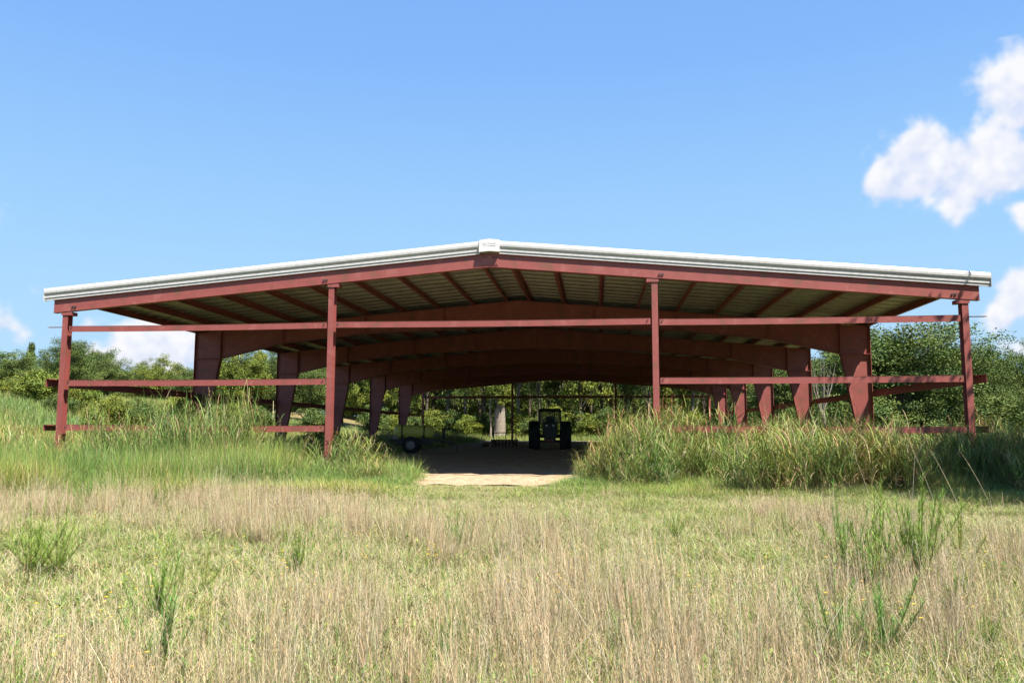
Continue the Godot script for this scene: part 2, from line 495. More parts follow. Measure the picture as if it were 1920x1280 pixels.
	# rake trim, a folded profile in lengths
	var pf := [Vector2(0.012, -0.165), Vector2(0.055, -0.165), Vector2(0.055, -0.130), Vector2(0.036, -0.124), Vector2(0.036, -0.106), Vector2(0.072, -0.098), Vector2(0.072, -0.046), Vector2(0.060, -0.042), Vector2(0.060, -0.030), Vector2(0.080, -0.020), Vector2(0.104, 0.025), Vector2(0.108, 0.075), Vector2(0.100, 0.125), Vector2(0.080, 0.16), Vector2(0.03, 0.172), Vector2(-0.14, 0.172)]
	for zz in [0.0, -LEN]:
		for s in [-1.0, 1.0]:
			for k in 4:
				var x0: float = 0.25 + k * 2.9425 + 0.001
				var x1: float = 0.25 + (k + 1) * 2.9425 - 0.001
				var b := MB.new()
				for i in pf.size() - 1:
					var q := []
					for e in [[x0, i], [x1, i], [x1, i + 1], [x0, i + 1]]:
						var f: Vector2 = pf[e[1]]
						q.append(Vector3(e[0] * s, beam_low(e[0]) + 0.505 + f.y, zz + (f.x if zz == 0.0 else -f.x)))
					b.quad(q[0], q[1], q[2], q[3])
				if k == 3:
					b.box(Vector3((x1 + 0.006) * s, beam_low(x1) + 0.505, zz + (0.03 if zz == 0.0 else -0.03)), Vector3(0.01, 0.335, 0.14))
				part("rake_trim", b, M.white_trim, shed)
	# peak box with its faint maker's mark
	var pk := MB.new()
	for s in [-1.0, 1.0]:   # its face leans back a little
		var q := [Vector3(0, beam_low(0) + 0.375, 0.07), Vector3(0.262 * s, beam_low(0.262) + 0.375, 0.07), Vector3(0.262 * s, beam_low(0.262) + 0.69, 0.03), Vector3(0, beam_low(0) + 0.70, 0.03)]
		pk.plate(q, Vector3(0, 0, 0.17))
	var pb := part("peak_box", pk, M.white_trim, shed)
	var mk := MB.new()
	var tip := Basis(Vector3.RIGHT, -0.119)
	var strokes := []
	for k in 4: strokes.append([-0.14 + k * 0.045, 0.55, 0.016, 0.10])
	strokes.append([-0.115, 0.56, 0.075, 0.013]); strokes.append([0.09, 0.515, 0.15, 0.014]); strokes.append([0.09, 0.575, 0.15, 0.010])
	for k in strokes.size():
		var s: Array = strokes[k]
		mk.box(Vector3(s[0], beam_low(0) + s[1], 0.155 - 0.04 * (s[1] - 0.375) / 0.325 + 0.002 + 0.0004 * k), Vector3(s[2], s[3], 0.004), tip)
	part("maker_mark", mk, M.letter_grey, pb)

# ------------------------------------------------------------------ ground and floor
func build_ground() -> void:
	var xs := []
	var zs := []
	var a := -400.0
	while a <= 400.0:
		xs.append(a)
		a += 1.0 if a >= -70.0 and a < 50.0 else 15.0
	a = -400.0
	while a <= 200.0:
		zs.append(a)
		a += 1.0 if a >= -85.0 and a < 30.0 else 15.0 if a + 15.0 <= -85.0 or a >= 30.0 else -85.0 - a
	var m := MB.new()
	for i in xs.size() - 1:
		for j in zs.size() - 1:
			var p := []
			for e in [[0, 0], [1, 0], [1, 1], [0, 1]]:
				p.append(at(xs[i + e[0]], zs[j + e[1]]))
			m.quad(p[0], p[1], p[2], p[3])
	var g := part("ground", m, M.soil, self)
	tag(g, "meadow soil and thatch under the grass", "", "", "structure")
	# dirt floor: a sheet with a wavering edge
	var f := MB.new()
	var nz := FastNoiseLite.new()
	nz.seed = 4; nz.frequency = 0.35
	var relief := FastNoiseLite.new()
	relief.seed = 6; relief.frequency = 0.8; relief.fractal_octaves = 4
	var z := -50.0
	while z < 1.59:
		var step := 1.0 if z < -12.01 else 0.2
		var rows := [z, z + step]
		for i in 60:
			var q := []
			for e in [[i, 0], [i + 1, 0], [i + 1, 1], [i, 1]]:
				var zz: float = rows[e[1]]
				var t: float = e[0] / 60.0
				var lo: float = -8.4 + nz.get_noise_2d(zz, -50.0) * 1.8
				var hi: float = 8.4 + nz.get_noise_2d(zz, 50.0) * 1.8
				if zz > -0.01:
					var w := lerpf(2.9, 1.6, clampf(zz / 1.6, 0, 1))
					lo = 0.25 - w + nz.get_noise_2d(zz * 4.0, -50.0) * 0.7
					hi = 0.25 + w + nz.get_noise_2d(zz * 4.0, 50.0) * 0.7
				var x := lerpf(lo, hi, t)
				var rut := 0.022 * (exp(-pow((x - 1.15) / 0.16, 2.0)) + exp(-pow((x + 0.45) / 0.16, 2.0)))
				var bump: float = (relief.get_noise_2d(x * 1.5, zz) * 0.5 + 0.5) * 0.05 * ss(0.0, 0.05, t) * ss(1.0, 0.95, t)
				q.append(at(x, zz, 0.008 + maxf(bump - rut, 0.0)))
			f.quad(q[0], q[1], q[2], q[3])
		z += step
	var fl := part("dirt_floor", f, M.dirt, self)
	tag(fl, "bare sandy dirt floor under the shed", "", "", "structure")

# ------------------------------------------------------------------ trees
func crown_mesh(kind: String, sd: int, mt: Material) -> Array:
	rng.seed = sd
	var m := MB.new()
	var ctr := []
	var lobe := FastNoiseLite.new()
	lobe.seed = sd; lobe.frequency = 0.9
	var n := 90
	var per := 130
	var cr := 0.95
	var size := 0.30
	var mid := Vector3(0, 6.0, 0)
	var rad := Vector3(3.9, 3.6, 3.9)
	match kind:
		"oak": n = 260; per = 230; cr = 0.68; size = 0.122; mid = Vector3(0, 5.6, 0); rad = Vector3(3.8, 4.0, 3.8)
		"bushy": n = 200; per = 210; cr = 0.72; size = 0.148; mid = Vector3(0, 4.8, 0); rad = Vector3(3.8, 4.7, 3.8)
		"slim": n = 110; per = 170; cr = 0.75; size = 0.16; mid = Vector3(0, 6.6, 0); rad = Vector3(3.4, 3.2, 3.4)
		"airy": n = 100; per = 140; cr = 0.65; size = 0.18; mid = Vector3(0, 5.6, 0); rad = Vector3(3.9, 4.0, 3.9)
		"cedar": n = 90; per = 100; cr = 0.7; size = 0.22
		"shrub": n = 110; per = 150; cr = 1.15; size = 0.32; mid = Vector3(0, 4.4, 0); rad = Vector3(3.9, 4.6, 3.9)
	for k in n:
		var p := Vector3.ZERO
		if kind == "cedar":
			var t := rng.randf_range(0.05, 1.0)
			var a := rng.randf() * TAU
			p = Vector3(cos(a), 0, sin(a)) * (1.0 - t) * 3.6 * rng.randf_range(0.5, 1.1) + Vector3(0, 0.6 + t * 9.0, 0)
		else:
			var d := Vector3(rng.randfn(), rng.randfn(), rng.randfn()).normalized()
			var r := pow(rng.randf(), 0.38) * (0.90 + 0.75 * lobe.get_noise_3dv(d * 1.6))
			p = mid + d * rad * r
			if p.y < 0.4: p.y = rng.randf_range(0.4, 1.5)
		ctr.append(p)
	for p in ctr:
		var tone := rng.randf_range(0.72, 1.3)
		var warm := rng.randf_range(-0.12, 0.16)
		var c2: float = cr * rng.randf_range(0.65, 1.25)
		var outward: Vector3 = (p - mid).normalized()
		for k in per:
			var d := Vector3(rng.randfn(), rng.randfn() * 0.75, rng.randfn()).normalized()
			var q: Vector3 = p + d * c2 * pow(rng.randf(), 0.45)
			if q.y < 0.1: continue
			var dir := (Vector3(rng.randfn(), rng.randfn() - 0.25, rng.randfn()) * 0.8 + d * 0.6).normalized()
			var nrm := (Vector3(rng.randfn(), rng.randfn() + 0.9, rng.randfn()) + outward * 0.4).normalized()
			var sd2 := dir.cross(nrm).normalized()
			var t2 := tone * rng.randf_range(0.75, 1.25)
			m.col = Color(0.100 * t2 * (1.0 + warm), 0.143 * t2, 0.040 * t2 * (1.0 - warm))
			var l := size * rng.randf_range(0.7, 1.35)
			m.leaf(q, dir, sd2, l, l * 0.62)
	# trunk and limbs
	var tk := MB.new()
	var stems := 1 if kind != "shrub" else 5
	for s in stems:
		var lean := Vector3(rng.randf_range(-0.4, 0.4), 0, rng.randf_range(-0.4, 0.4)) * (1.0 if stems == 1 else 4.0)
		var h: float = {"oak": 7.0, "bushy": 7.6, "slim": 8.6, "airy": 8.2, "cedar": 9.2, "shrub": 7.0}[kind]
		var r0: float = {"oak": 0.36, "bushy": 0.24, "slim": 0.21, "airy": 0.19, "cedar": 0.2, "shrub": 0.12}[kind]
		var path := []
		var radii := []
		for i in 9:
			var t := i / 8.0
			path.append(Vector3(lean.x * t + 0.12 * sin(t * 7.0 + s), h * t, lean.z * t + 0.12 * cos(t * 6.0 + s) - 0.12))
			radii.append(r0 * (1.0 - 0.86 * t) * (1.35 if i == 0 else 1.0))
		tk.tube(path, radii, 9)
		for k in (18 if kind != "shrub" else 4):
			var e: Vector3 = ctr[rng.randi_range(0, ctr.size() - 1)]
			var t := clampf(e.y / h * rng.randf_range(0.45, 0.75), 0.1, 0.9)
			var st: Vector3 = path[int(t * 8)]
			var md := st.lerp(e, 0.5) + Vector3(0, 0.25, 0)
			tk.tube([st, md, e], [r0 * (1.0 - 0.8 * t) * 0.55, r0 * 0.25, r0 * 0.07], 6)
	return [m.mesh(mt), tk.mesh(M.bark)]

var crowns := {}
func tree(kind: String, called: String, label: String, category: String, group: String, p: Vector3, h: float, w: float, tone: int) -> Node3D:
	var t := thing(called, label, category, p, rng.randf() * TAU, group)
	var vs: Array = crowns[kind]
	var c: Array = vs[rng.randi_range(0, vs.size() - 1)]
	t.scale = Vector3(w / 9.0, h / 10.0, w / 9.0)
	var tr := inst("trunk", c[1], t)
	if kind == "slim" and rng.randf() < 0.14: tr.material_override = M.pale_bark
	var cw := inst("crown", c[0], t)
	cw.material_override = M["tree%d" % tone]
	return t

func build_trees() -> void:
	for k in [["oak", 101], ["oak", 102], ["bushy", 111], ["bushy", 112], ["bushy", 113], ["slim", 121], ["slim", 122], ["airy", 131], ["airy", 132], ["cedar", 141], ["shrub", 151], ["shrub", 152], ["shrub", 153]]:
		if not crowns.has(k[0]): crowns[k[0]] = []
		crowns[k[0]].append(crown_mesh(k[0], k[1], M.tree1))
	# [kind, x, z, height, width, leaf tone, which]
	var rows := [
		["bushy", -58.4, -59.7, 6.4, 8.4, 1, "me"], ["cedar", -64.2, -70.2, 6.8, 3.8, 0, "cedar"], ["oak", -44.3, -49.1, 6.0, 6.5, 0, "grey_oak"], ["bushy", -49.6, -52.6, 4.3, 6.1, 1, "me"],
		["bushy", -40.7, -48.5, 5.1, 4.5, 1, "me"], ["oak", -44.4, -53.1, 5.8, 4.1, 0, "me2"], ["bushy", -44.5, -59.2, 4.3, 4.4, 1, "me"], ["bushy", -39.5, -55.7, 5.3, 5.7, 2, "yel"],
		["oak", -43.1, -59.3, 5.2, 3.8, 1, "me2"], ["bushy", -36.6, -55.0, 4.5, 4.1, 1, "me"], ["bushy", -83.0, -83.3, 7.3, 9.5, 1, "far"], ["bushy", -79.4, -83.7, 7.1, 9.5, 1, "far"],
		["bushy", -70.4, -84.6, 6.5, 9.5, 1, "far"], ["bushy", -66.5, -85.0, 6.4, 9.5, 1, "far"], ["bushy", -61.8, -85.5, 6.1, 9.5, 1, "far"], ["bushy", -57.5, -86.0, 6.5, 9.5, 1, "far"],
		["bushy", -53.9, -86.3, 6.3, 9.5, 1, "far"], ["bushy", -49.9, -86.8, 7.2, 9.5, 1, "far"], ["bushy", -45.6, -87.2, 8.3, 9.5, 1, "far"], ["shrub", -29.8, -24.5, 2.1, 3.0, 3, "pale"],
		["shrub", -32.7, -26.2, 1.2, 2.6, 2, "sh"], ["shrub", -26.1, -22.9, 2.0, 2.1, 2, "sh"], ["shrub", -21.4, -18.3, 2.0, 1.8, 2, "sh"], ["shrub", -19.9, -18.5, 2.1, 1.6, 1, "sh"],
		["shrub", -20.5, -22.5, 2.3, 2.0, 2, "sh"], ["shrub", -34.6, -26.0, 1.3, 3.6, 2, "sh"], ["shrub", -25.9, -20.9, 1.3, 1.7, 1, "sh"], ["shrub", -20.5, -15.4, 1.8, 1.2, 3, "sh"],
		["bushy", -30.6, -52.6, 6.9, 6.9, 2, "yel2"], ["bushy", -29.0, -56.8, 7.1, 5.7, 1, "mid"], ["bushy", -24.7, -55.2, 7.2, 5.6, 1, "mid"], ["bushy", -22.6, -59.4, 7.7, 4.8, 1, "mid"],
		["bushy", -19.6, -57.7, 8.2, 4.7, 2, "mid"], ["shrub", -23.1, -35.3, 1.7, 2.6, 2, "sh2"], ["shrub", -20.2, -33.6, 2.0, 2.2, 1, "sh2"], ["shrub", -17.8, -37.8, 2.3, 2.7, 1, "sh2"],
		["slim", -17.9, -56.8, 13.0, 5.1, 1, "front"], ["airy", -15.4, -55.7, 11.8, 5.2, 2, "front"], ["slim", -13.3, -55.9, 12.8, 6.3, 0, "front"], ["slim", -11.5, -56.5, 12.9, 6.6, 1, "front"],
		["slim", -9.6, -55.8, 12.6, 4.9, 1, "front"], ["airy", -8.1, -57.0, 11.9, 5.9, 2, "front"], ["slim", -4.6, -56.5, 12.7, 4.9, 0, "front"], ["slim", -2.5, -53.6, 11.8, 5.0, 1, "front"],
		["slim", -0.9, -58.0, 12.1, 6.5, 1, "front"], ["airy", 1.2, -54.2, 12.5, 6.2, 2, "front"], ["slim", 3.2, -58.4, 13.2, 6.3, 0, "front"], ["slim", 5.4, -57.0, 11.4, 6.4, 1, "front"],
		["slim", 7.2, -54.7, 11.2, 5.4, 1, "front"], ["airy", 9.4, -57.4, 13.1, 5.3, 2, "front"], ["slim", 11.4, -57.0, 12.1, 5.8, 0, "front"], ["slim", 13.8, -58.4, 11.3, 5.9, 1, "front"],
		["airy", -20.9, -62.5, 13.6, 6.1, 0, "mid_forest"], ["slim", -18.9, -64.0, 12.4, 6.2, 1, "mid_forest"], ["airy", -16.3, -62.6, 13.2, 6.0, 1, "mid_forest"], ["slim", -14.1, -62.6, 13.6, 6.0, 2, "mid_forest"],
		["airy", -12.0, -64.0, 12.8, 6.1, 0, "mid_forest"], ["slim", -9.8, -66.9, 15.0, 6.3, 1, "mid_forest"], ["airy", -7.8, -68.0, 13.5, 6.4, 1, "mid_forest"], ["slim", -4.5, -65.5, 13.4, 6.2, 2, "mid_forest"],
		["airy", -2.4, -67.0, 12.8, 6.3, 0, "mid_forest"], ["slim", -0.2, -69.0, 13.0, 6.4, 1, "mid_forest"], ["airy", 2.0, -64.5, 12.6, 6.0, 1, "mid_forest"], ["slim", 4.0, -65.7, 12.5, 6.1, 2, "mid_forest"],
		["airy", 6.6, -65.1, 13.2, 6.0, 0, "mid_forest"], ["slim", 9.4, -68.0, 13.9, 6.2, 1, "mid_forest"], ["airy", 11.8, -68.8, 12.7, 6.3, 1, "mid_forest"], ["slim", 13.4, -65.5, 12.6, 6.0, 2, "mid_forest"],
		["airy", 16.6, -69.0, 12.6, 6.3, 0, "mid_forest"], ["bushy", -30.1, -81.4, 9.6, 10.2, 0, "back"], ["bushy", -26.3, -81.7, 10.3, 10.2, 0, "back"], ["bushy", -22.1, -80.8, 10.9, 10.1, 0, "back"],
		["bushy", -18.9, -81.3, 11.5, 10.1, 0, "back"], ["bushy", -15.8, -80.1, 11.7, 9.9, 0, "back"], ["bushy", -13.2, -83.5, 12.2, 10.2, 0, "back"], ["bushy", -9.2, -78.2, 11.6, 9.7, 0, "back"],
		["bushy", -5.8, -81.1, 11.9, 9.9, 0, "back"], ["bushy", -2.3, -84.8, 12.2, 10.2, 0, "back"], ["bushy", 0.8, -81.5, 11.8, 9.9, 0, "back"], ["bushy", 3.8, -79.4, 11.6, 9.7, 0, "back"],
		["bushy", 6.9, -82.0, 11.8, 9.9, 0, "back"], ["bushy", 10.0, -80.5, 11.6, 9.7, 0, "back"], ["bushy", 13.3, -84.3, 12.0, 10.0, 0, "back"], ["bushy", 17.5, -87.2, 12.3, 10.3, 0, "back"],
		["bushy", 20.7, -85.5, 12.1, 10.1, 0, "back"], ["shrub", -16.6, -50.0, 2.9, 2.9, 1, "under"], ["shrub", -15.9, -53.2, 2.3, 3.0, 2, "under"], ["shrub", -13.7, -51.9, 2.2, 3.0, 1, "under"],
		["shrub", -12.4, -54.4, 2.8, 3.1, 2, "under"], ["shrub", -10.7, -55.2, 2.8, 3.1, 1, "under"], ["shrub", -8.6, -51.7, 2.3, 2.9, 2, "under"], ["shrub", -7.6, -53.3, 2.6, 3.0, 1, "under"],
		["shrub", -4.4, -55.1, 3.0, 3.1, 2, "under"], ["shrub", -2.9, -51.6, 2.1, 2.9, 1, "under"], ["shrub", -1.1, -51.8, 3.1, 2.9, 2, "under"], ["shrub", 0.5, -54.7, 2.8, 3.0, 1, "under"],
		["shrub", 2.2, -52.1, 2.4, 2.9, 2, "under"], ["shrub", 3.6, -52.2, 3.0, 2.9, 1, "under"], ["shrub", 5.1, -55.6, 2.6, 3.0, 2, "under"], ["shrub", 6.5, -55.5, 2.5, 3.0, 1, "under"],
		["shrub", 8.6, -57.4, 2.7, 3.1, 2, "under"], ["shrub", 9.9, -56.0, 3.3, 3.0, 1, "under"], ["shrub", 11.0, -53.4, 2.7, 2.9, 2, "under"], ["shrub", 13.0, -57.8, 2.4, 3.1, 1, "under"],
		["bushy", -54.2, -94.8, 3.6, 8.6, 1, "thick"], ["bushy", -51.0, -94.8, 3.8, 8.6, 1, "thick"], ["bushy", -48.7, -95.9, 3.9, 8.6, 1, "thick"], ["bushy", -46.6, -98.5, 4.1, 8.8, 1, "thick"],
		["bushy", -42.9, -98.1, 4.2, 8.8, 1, "thick"], ["bushy", -39.0, -94.4, 4.0, 8.5, 1, "thick"], ["bushy", -35.0, -95.1, 4.1, 8.5, 1, "thick"], ["bushy", -33.8, -99.2, 4.3, 8.8, 1, "thick"],
		["bushy", -33.1, -92.4, 4.3, 9.8, 0, "thick2"], ["bushy", -29.4, -91.6, 4.7, 9.7, 0, "thick2"], ["bushy", -26.3, -91.0, 5.2, 9.6, 0, "thick2"], ["bushy", -22.2, -91.6, 6.0, 9.6, 0, "thick2"],
		["bushy", -19.4, -95.5, 6.7, 9.9, 0, "thick2"], ["bushy", -16.0, -95.2, 7.1, 9.9, 0, "thick2"], ["bushy", -13.6, -94.9, 7.2, 9.8, 0, "thick2"], ["bushy", -9.8, -93.7, 7.1, 9.7, 0, "thick2"],
		["bushy", -6.6, -96.6, 7.3, 9.9, 0, "thick2"], ["bushy", -3.0, -97.4, 7.3, 9.9, 0, "thick2"], ["bushy", 0.9, -94.0, 7.1, 9.6, 0, "thick2"], ["bushy", 4.2, -94.4, 7.1, 9.6, 0, "thick2"],
		["bushy", 6.8, -92.8, 7.0, 9.5, 0, "thick2"], ["bushy", 10.8, -93.7, 7.0, 9.5, 0, "thick2"], ["bushy", 13.3, -93.5, 7.0, 9.5, 0, "thick2"], ["bushy", 17.1, -99.5, 7.3, 9.9, 0, "thick2"],
		["bushy", 19.9, -96.3, 7.2, 9.7, 0, "thick2"], ["bushy", 23.7, -96.3, 7.1, 9.6, 0, "thick2"], ["bushy", -40.2, -79.7, 7.6, 8.1, 0, "far2"], ["bushy", -36.8, -80.1, 7.3, 8.1, 0, "far2"],
		["bushy", -32.8, -80.5, 7.5, 8.1, 0, "far2"], ["bushy", -28.8, -80.9, 7.8, 8.1, 0, "far2"], ["bushy", 21.5, -80.1, 10.9, 9.6, 0, "far3"], ["bushy", 25.9, -80.6, 10.5, 9.6, 0, "far3"],
		["bushy", 30.3, -81.1, 10.9, 9.6, 0, "far3"], ["bushy", 35.4, -81.6, 10.2, 9.6, 0, "far3"], ["bushy", 40.4, -82.1, 10.6, 9.6, 0, "far3"], ["bushy", 45.5, -82.6, 9.8, 9.6, 0, "far3"],
		["bushy", 50.5, -83.2, 9.5, 9.6, 0, "far3"], ["bushy", 55.5, -83.7, 10.3, 9.6, 0, "far3"], ["bushy", 14.9, -53.3, 8.0, 5.1, 1, "right"], ["bushy", 18.3, -59.7, 8.8, 5.6, 1, "right"],
		["bushy", 18.8, -51.7, 8.1, 5.5, 1, "right"], ["bushy", 24.1, -58.3, 8.4, 5.4, 1, "right"], ["oak", 24.1, -39.2, 8.7, 12.2, 4, "bigoak"], ["oak", 22.3, -45.0, 8.3, 7.8, 4, "oak2"],
		["oak", 29.3, -42.7, 7.5, 7.0, 4, "oak3"], ["bushy", 33.6, -47.2, 5.8, 4.6, 1, "oak4"], ["oak", 36.8, -49.6, 7.7, 5.1, 0, "edge"], ["oak", 40.9, -48.0, 7.9, 7.1, 0, "edge2"],
		["shrub", 17.9, -35.5, 3.5, 3.9, 1, "shr"], ["shrub", 20.0, -33.7, 3.5, 3.7, 1, "shr"], ["shrub", 23.4, -35.1, 3.2, 3.8, 1, "shr"], ["shrub", 25.9, -36.4, 3.5, 3.9, 1, "shr"],
		["shrub", 27.6, -34.5, 3.3, 3.7, 1, "shr"], ["shrub", 29.0, -32.7, 3.1, 3.6, 1, "shr"],
	]
	var say := {
		"me": ["meadow_tree", "rounded mid-green tree at the top edge of the sloping meadow", "tree", "trees along the meadow edge"],
		"me2": ["meadow_tree", "broad-crowned tree standing among the meadow edge trees", "tree", "trees along the meadow edge"],
		"cedar": ["cedar_tree", "dark pointed cedar rising behind the meadow edge trees", "tree", ""],
		"grey_oak": ["oak_tree", "tall grey-green oak at the meadow edge, highest on that slope", "tree", ""],
		"yel": ["meadow_tree", "yellow-green rounded tree at the meadow edge", "tree", ""],
		"far": ["distant_tree", "distant tree behind the meadow edge trees", "tree", "distant trees behind the meadow edge"],
		"far2": ["distant_tree", "distant dark tree beyond the trees by the meadow-side columns", "tree", "distant trees past the meadow-side columns"],
		"far3": ["distant_tree", "distant dark tree behind the oaks and the lit columns", "tree", "distant trees behind the oaks"],
		"thick": ["thicket_tree", "low distant thicket tree past the meadow-side columns", "tree", "thicket past the meadow-side columns"],
		"thick2": ["thicket_tree", "low thicket tree at the very back of the wood", "tree", "thicket at the back of the wood"],
		"pale": ["shrub", "pale green flowering shrub, brightest on the meadow slope", "shrub", ""],
		"sh": ["shrub", "leafy green shrub on the meadow slope below the trees", "shrub", "shrubs on the meadow slope"],
		"yel2": ["roadside_tree", "bright yellow-green tree seen under the first rafter's meadow-side haunch", "tree", ""],
		"mid": ["side_tree", "leafy tree beyond the meadow-side columns of the shed", "tree", "trees beyond the meadow-side columns"],
		"sh2": ["shrub", "low leafy shrub beyond the meadow-side columns of the shed", "shrub", "shrubs beyond the meadow-side columns"],
		"front": ["forest_tree", "slender tree in the front row of the wood behind the shed", "tree", "front trees of the wood behind the shed"],
		"mid_forest": ["forest_tree", "shaded tree deeper in the wood behind the shed", "tree", "inner trees of the wood behind the shed"],
		"back": ["forest_tree", "dense dark tree closing the back of the wood", "tree", "back trees of the wood behind the shed"],
		"under": ["shrub", "small sunlit shrub at the foot of the wood behind the shed", "shrub", "undergrowth shrubs of the wood"],
		"right": ["side_tree", "leafy tree beyond the lit columns of the shed", "tree", "trees beyond the lit columns"],
		"bigoak": ["oak_tree", "largest broad dark green oak standing beyond the shaded corner post", "tree", ""],
		"oak2": ["oak_tree", "oak beside the largest oak, next to the first lit column", "tree", ""],
		"oak3": ["oak_tree", "oak on the outer flank of the largest oak, away from shed", "tree", ""],
		"oak4": ["side_tree", "lower bushy tree between the oaks and the field's end", "tree", ""],
		"edge": ["oak_tree", "separate oak standing apart beyond the row of oaks", "tree", ""],
		"edge2": ["oak_tree", "outermost oak past the separate oak", "tree", ""],
		"shr": ["shrub", "dense green shrub at the feet of the oaks", "shrub", "shrubs at the feet of the oaks"],
	}
	rng.seed = 500
	for r in rows:
		var s: Array = say[r[6]]
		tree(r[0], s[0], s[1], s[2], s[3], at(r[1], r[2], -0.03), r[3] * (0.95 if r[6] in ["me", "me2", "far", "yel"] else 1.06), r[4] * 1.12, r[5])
	# the tree whose shade lies over the shed's corner, just outside the picture
	tree("oak", "shade_tree", "spreading oak in the field that shades the shed's front corner", "tree", "", at(16.9, 6.0), 13.4, 11.6, 1)
	# vine-grown bush against the first column
	tree("shrub", "climbing_vine", "dark leafy vine climbing the first meadow-side column", "vine", "", at(-11.9, -7.2), 2.6, 1.5, 0)
	tree("shrub", "shrub", "dark bush growing behind the sprayer by the columns", "shrub", "", at(-10.2, -17.2), 1.3, 2.4, 0)
	# big old trunk in the wood
	rng.seed = 61
	var p := at(-5.85, -51.1)
	var t := thing("old_tree", "thick pale trunk of an old vine-topped tree behind the shed", "tree", p)
	var b := MB.new()
	b.tube([Vector3(0, -0.1, 0), Vector3(0.02, 0.5, 0), Vector3(0.05, 1.6, 0), Vector3(0.0, 3.0, 0), Vector3(-0.05, 5.2, 0), Vector3(0.1, 8.0, 0)], [0.66, 0.53, 0.48, 0.46, 0.40, 0.25], 14)
	for k in 6:
		var a := TAU * k / 6 + 0.3
		b.tube([Vector3(cos(a) * 0.75, -0.05, sin(a) * 0.75), Vector3(cos(a) * 0.48, 0.25, sin(a) * 0.48), Vector3(cos(a) * 0.36, 1.0, sin(a) * 0.36)], [0.08, 0.14, 0.1], 6)
	for k in 4:
		var a := TAU * k / 4
		b.tube([Vector3(0, 4.4 + k * 0.6, 0), Vector3(cos(a) * 1.2, 6.0 + k * 0.5, sin(a) * 1.2), Vector3(cos(a) * 2.6, 7.2 + k * 0.5, sin(a) * 2.6)], [0.18, 0.12, 0.04], 7)
	part("trunk", b, M.pale_bark, t)
	var st := MB.new()
	st.tube([Vector3(-0.75, -0.1, 0.25), Vector3(-0.72, 1.4, 0.2), Vector3(-0.8, 3.0, 0.2), Vector3(-0.6, 4.6, 0.1)], [0.1, 0.085, 0.075, 0.06], 7)
	part("side_stem", st, M.pale_bark, t)
	var cw := inst("crown", crowns["airy"][0][0], t)
	cw.scale = Vector3(0.6, 0.6, 0.6); cw.position = Vector3(-0.8, 4.2, -1.2)
	cw.material_override = M.tree2
	var vn := inst("vine", crowns["shrub"][0][0], t)
	vn.scale = Vector3(0.30, 0.42, 0.30); vn.position = Vector3(0.1, 2.55, 0.15)
	vn.material_override = M.tree2
	# bare dead tree beyond the lit columns
	var dt := thing("dead_tree", "bare grey dead tree with forked branches beyond the lit columns", "tree", at(16.9, -33.4))
	var tb := MB.new()
	tb.tube([Vector3(0, -0.1, 0), Vector3(0.05, 1.2, 0), Vector3(0, 2.2, 0)], [0.10, 0.08, 0.07], 8)
	part("trunk", tb, M.pale_bark, dt)
	for k in 6:
		var bb := MB.new()
		var lean := -0.9 + k * 0.36 + rng.randf_range(-0.1, 0.1)
		var e := Vector3(lean, 5.6 - absf(lean) * 0.6 + rng.randf_range(-0.3, 0.3), rng.randf_range(-0.5, 0.5))
		var s0 := Vector3(0.0, 1.7 + 0.1 * k, 0)
		var m0 := s0.lerp(e, 0.5) + Vector3(lean * 0.12, 0, 0)
		bb.tube([s0, m0, e], [0.045, 0.032, 0.008], 6)
		for j in 3:
			var q := s0.lerp(e, 0.45 + 0.15 * j)
			bb.tube([q, q + Vector3(rng.randf_range(-0.35, 0.35), 0.6, rng.randf_range(-0.2, 0.2))], [0.016, 0.005], 5)
		part("branch", bb, M.pale_bark, dt)

# ------------------------------------------------------------------ grasses and weeds
func blade(m: MB, p: Vector3, az: float, lean: float, length: float, width: float, droop: float, col: Color, segs := 3) -> void:
	var f := Vector3(cos(az), 0, sin(az))
	var tw := rng.randf_range(-0.7, 0.7)
	var s := (Vector3(-sin(az), 0, cos(az)) * cos(tw) + f * sin(tw)).normalized()
	m.col = col
	var q := p
	var ang := lean
	var wl := width
	for i in segs:
		var t := (i + 1.0) / segs
		ang = lean + droop * t * t
		var d := f * sin(ang) + Vector3.UP * cos(ang)
		var e := q + d * length / segs
		var wn := width * (1.0 - t * t * 0.92)
		if i == segs - 1:
			m.tri(q - s * wl / 2, q + s * wl / 2, e)
		else:
			m.quad(q - s * wl / 2, q + s * wl / 2, e + s * wn / 2, e - s * wn / 2)
		q = e
		wl = wn

func vary(c: Color, amount: float) -> Color:
	var k := 1.0 + rng.randf_range(-amount, amount)
	var w := rng.randf_range(-amount, amount) * 0.5
	return Color(c.r * k * (1.0 + w), c.g * k, c.b * k * (1.0 - w))

const STRAW := Color(0.384, 0.308, 0.180)
const PALE := Color(0.448, 0.388, 0.272)
const TAN := Color(0.320, 0.220, 0.132)
const GREEN := Color(0.116, 0.189, 0.047)
const LIME := Color(0.214, 0.265, 0.070)
const FRESH := Color(0.150, 0.245, 0.058)

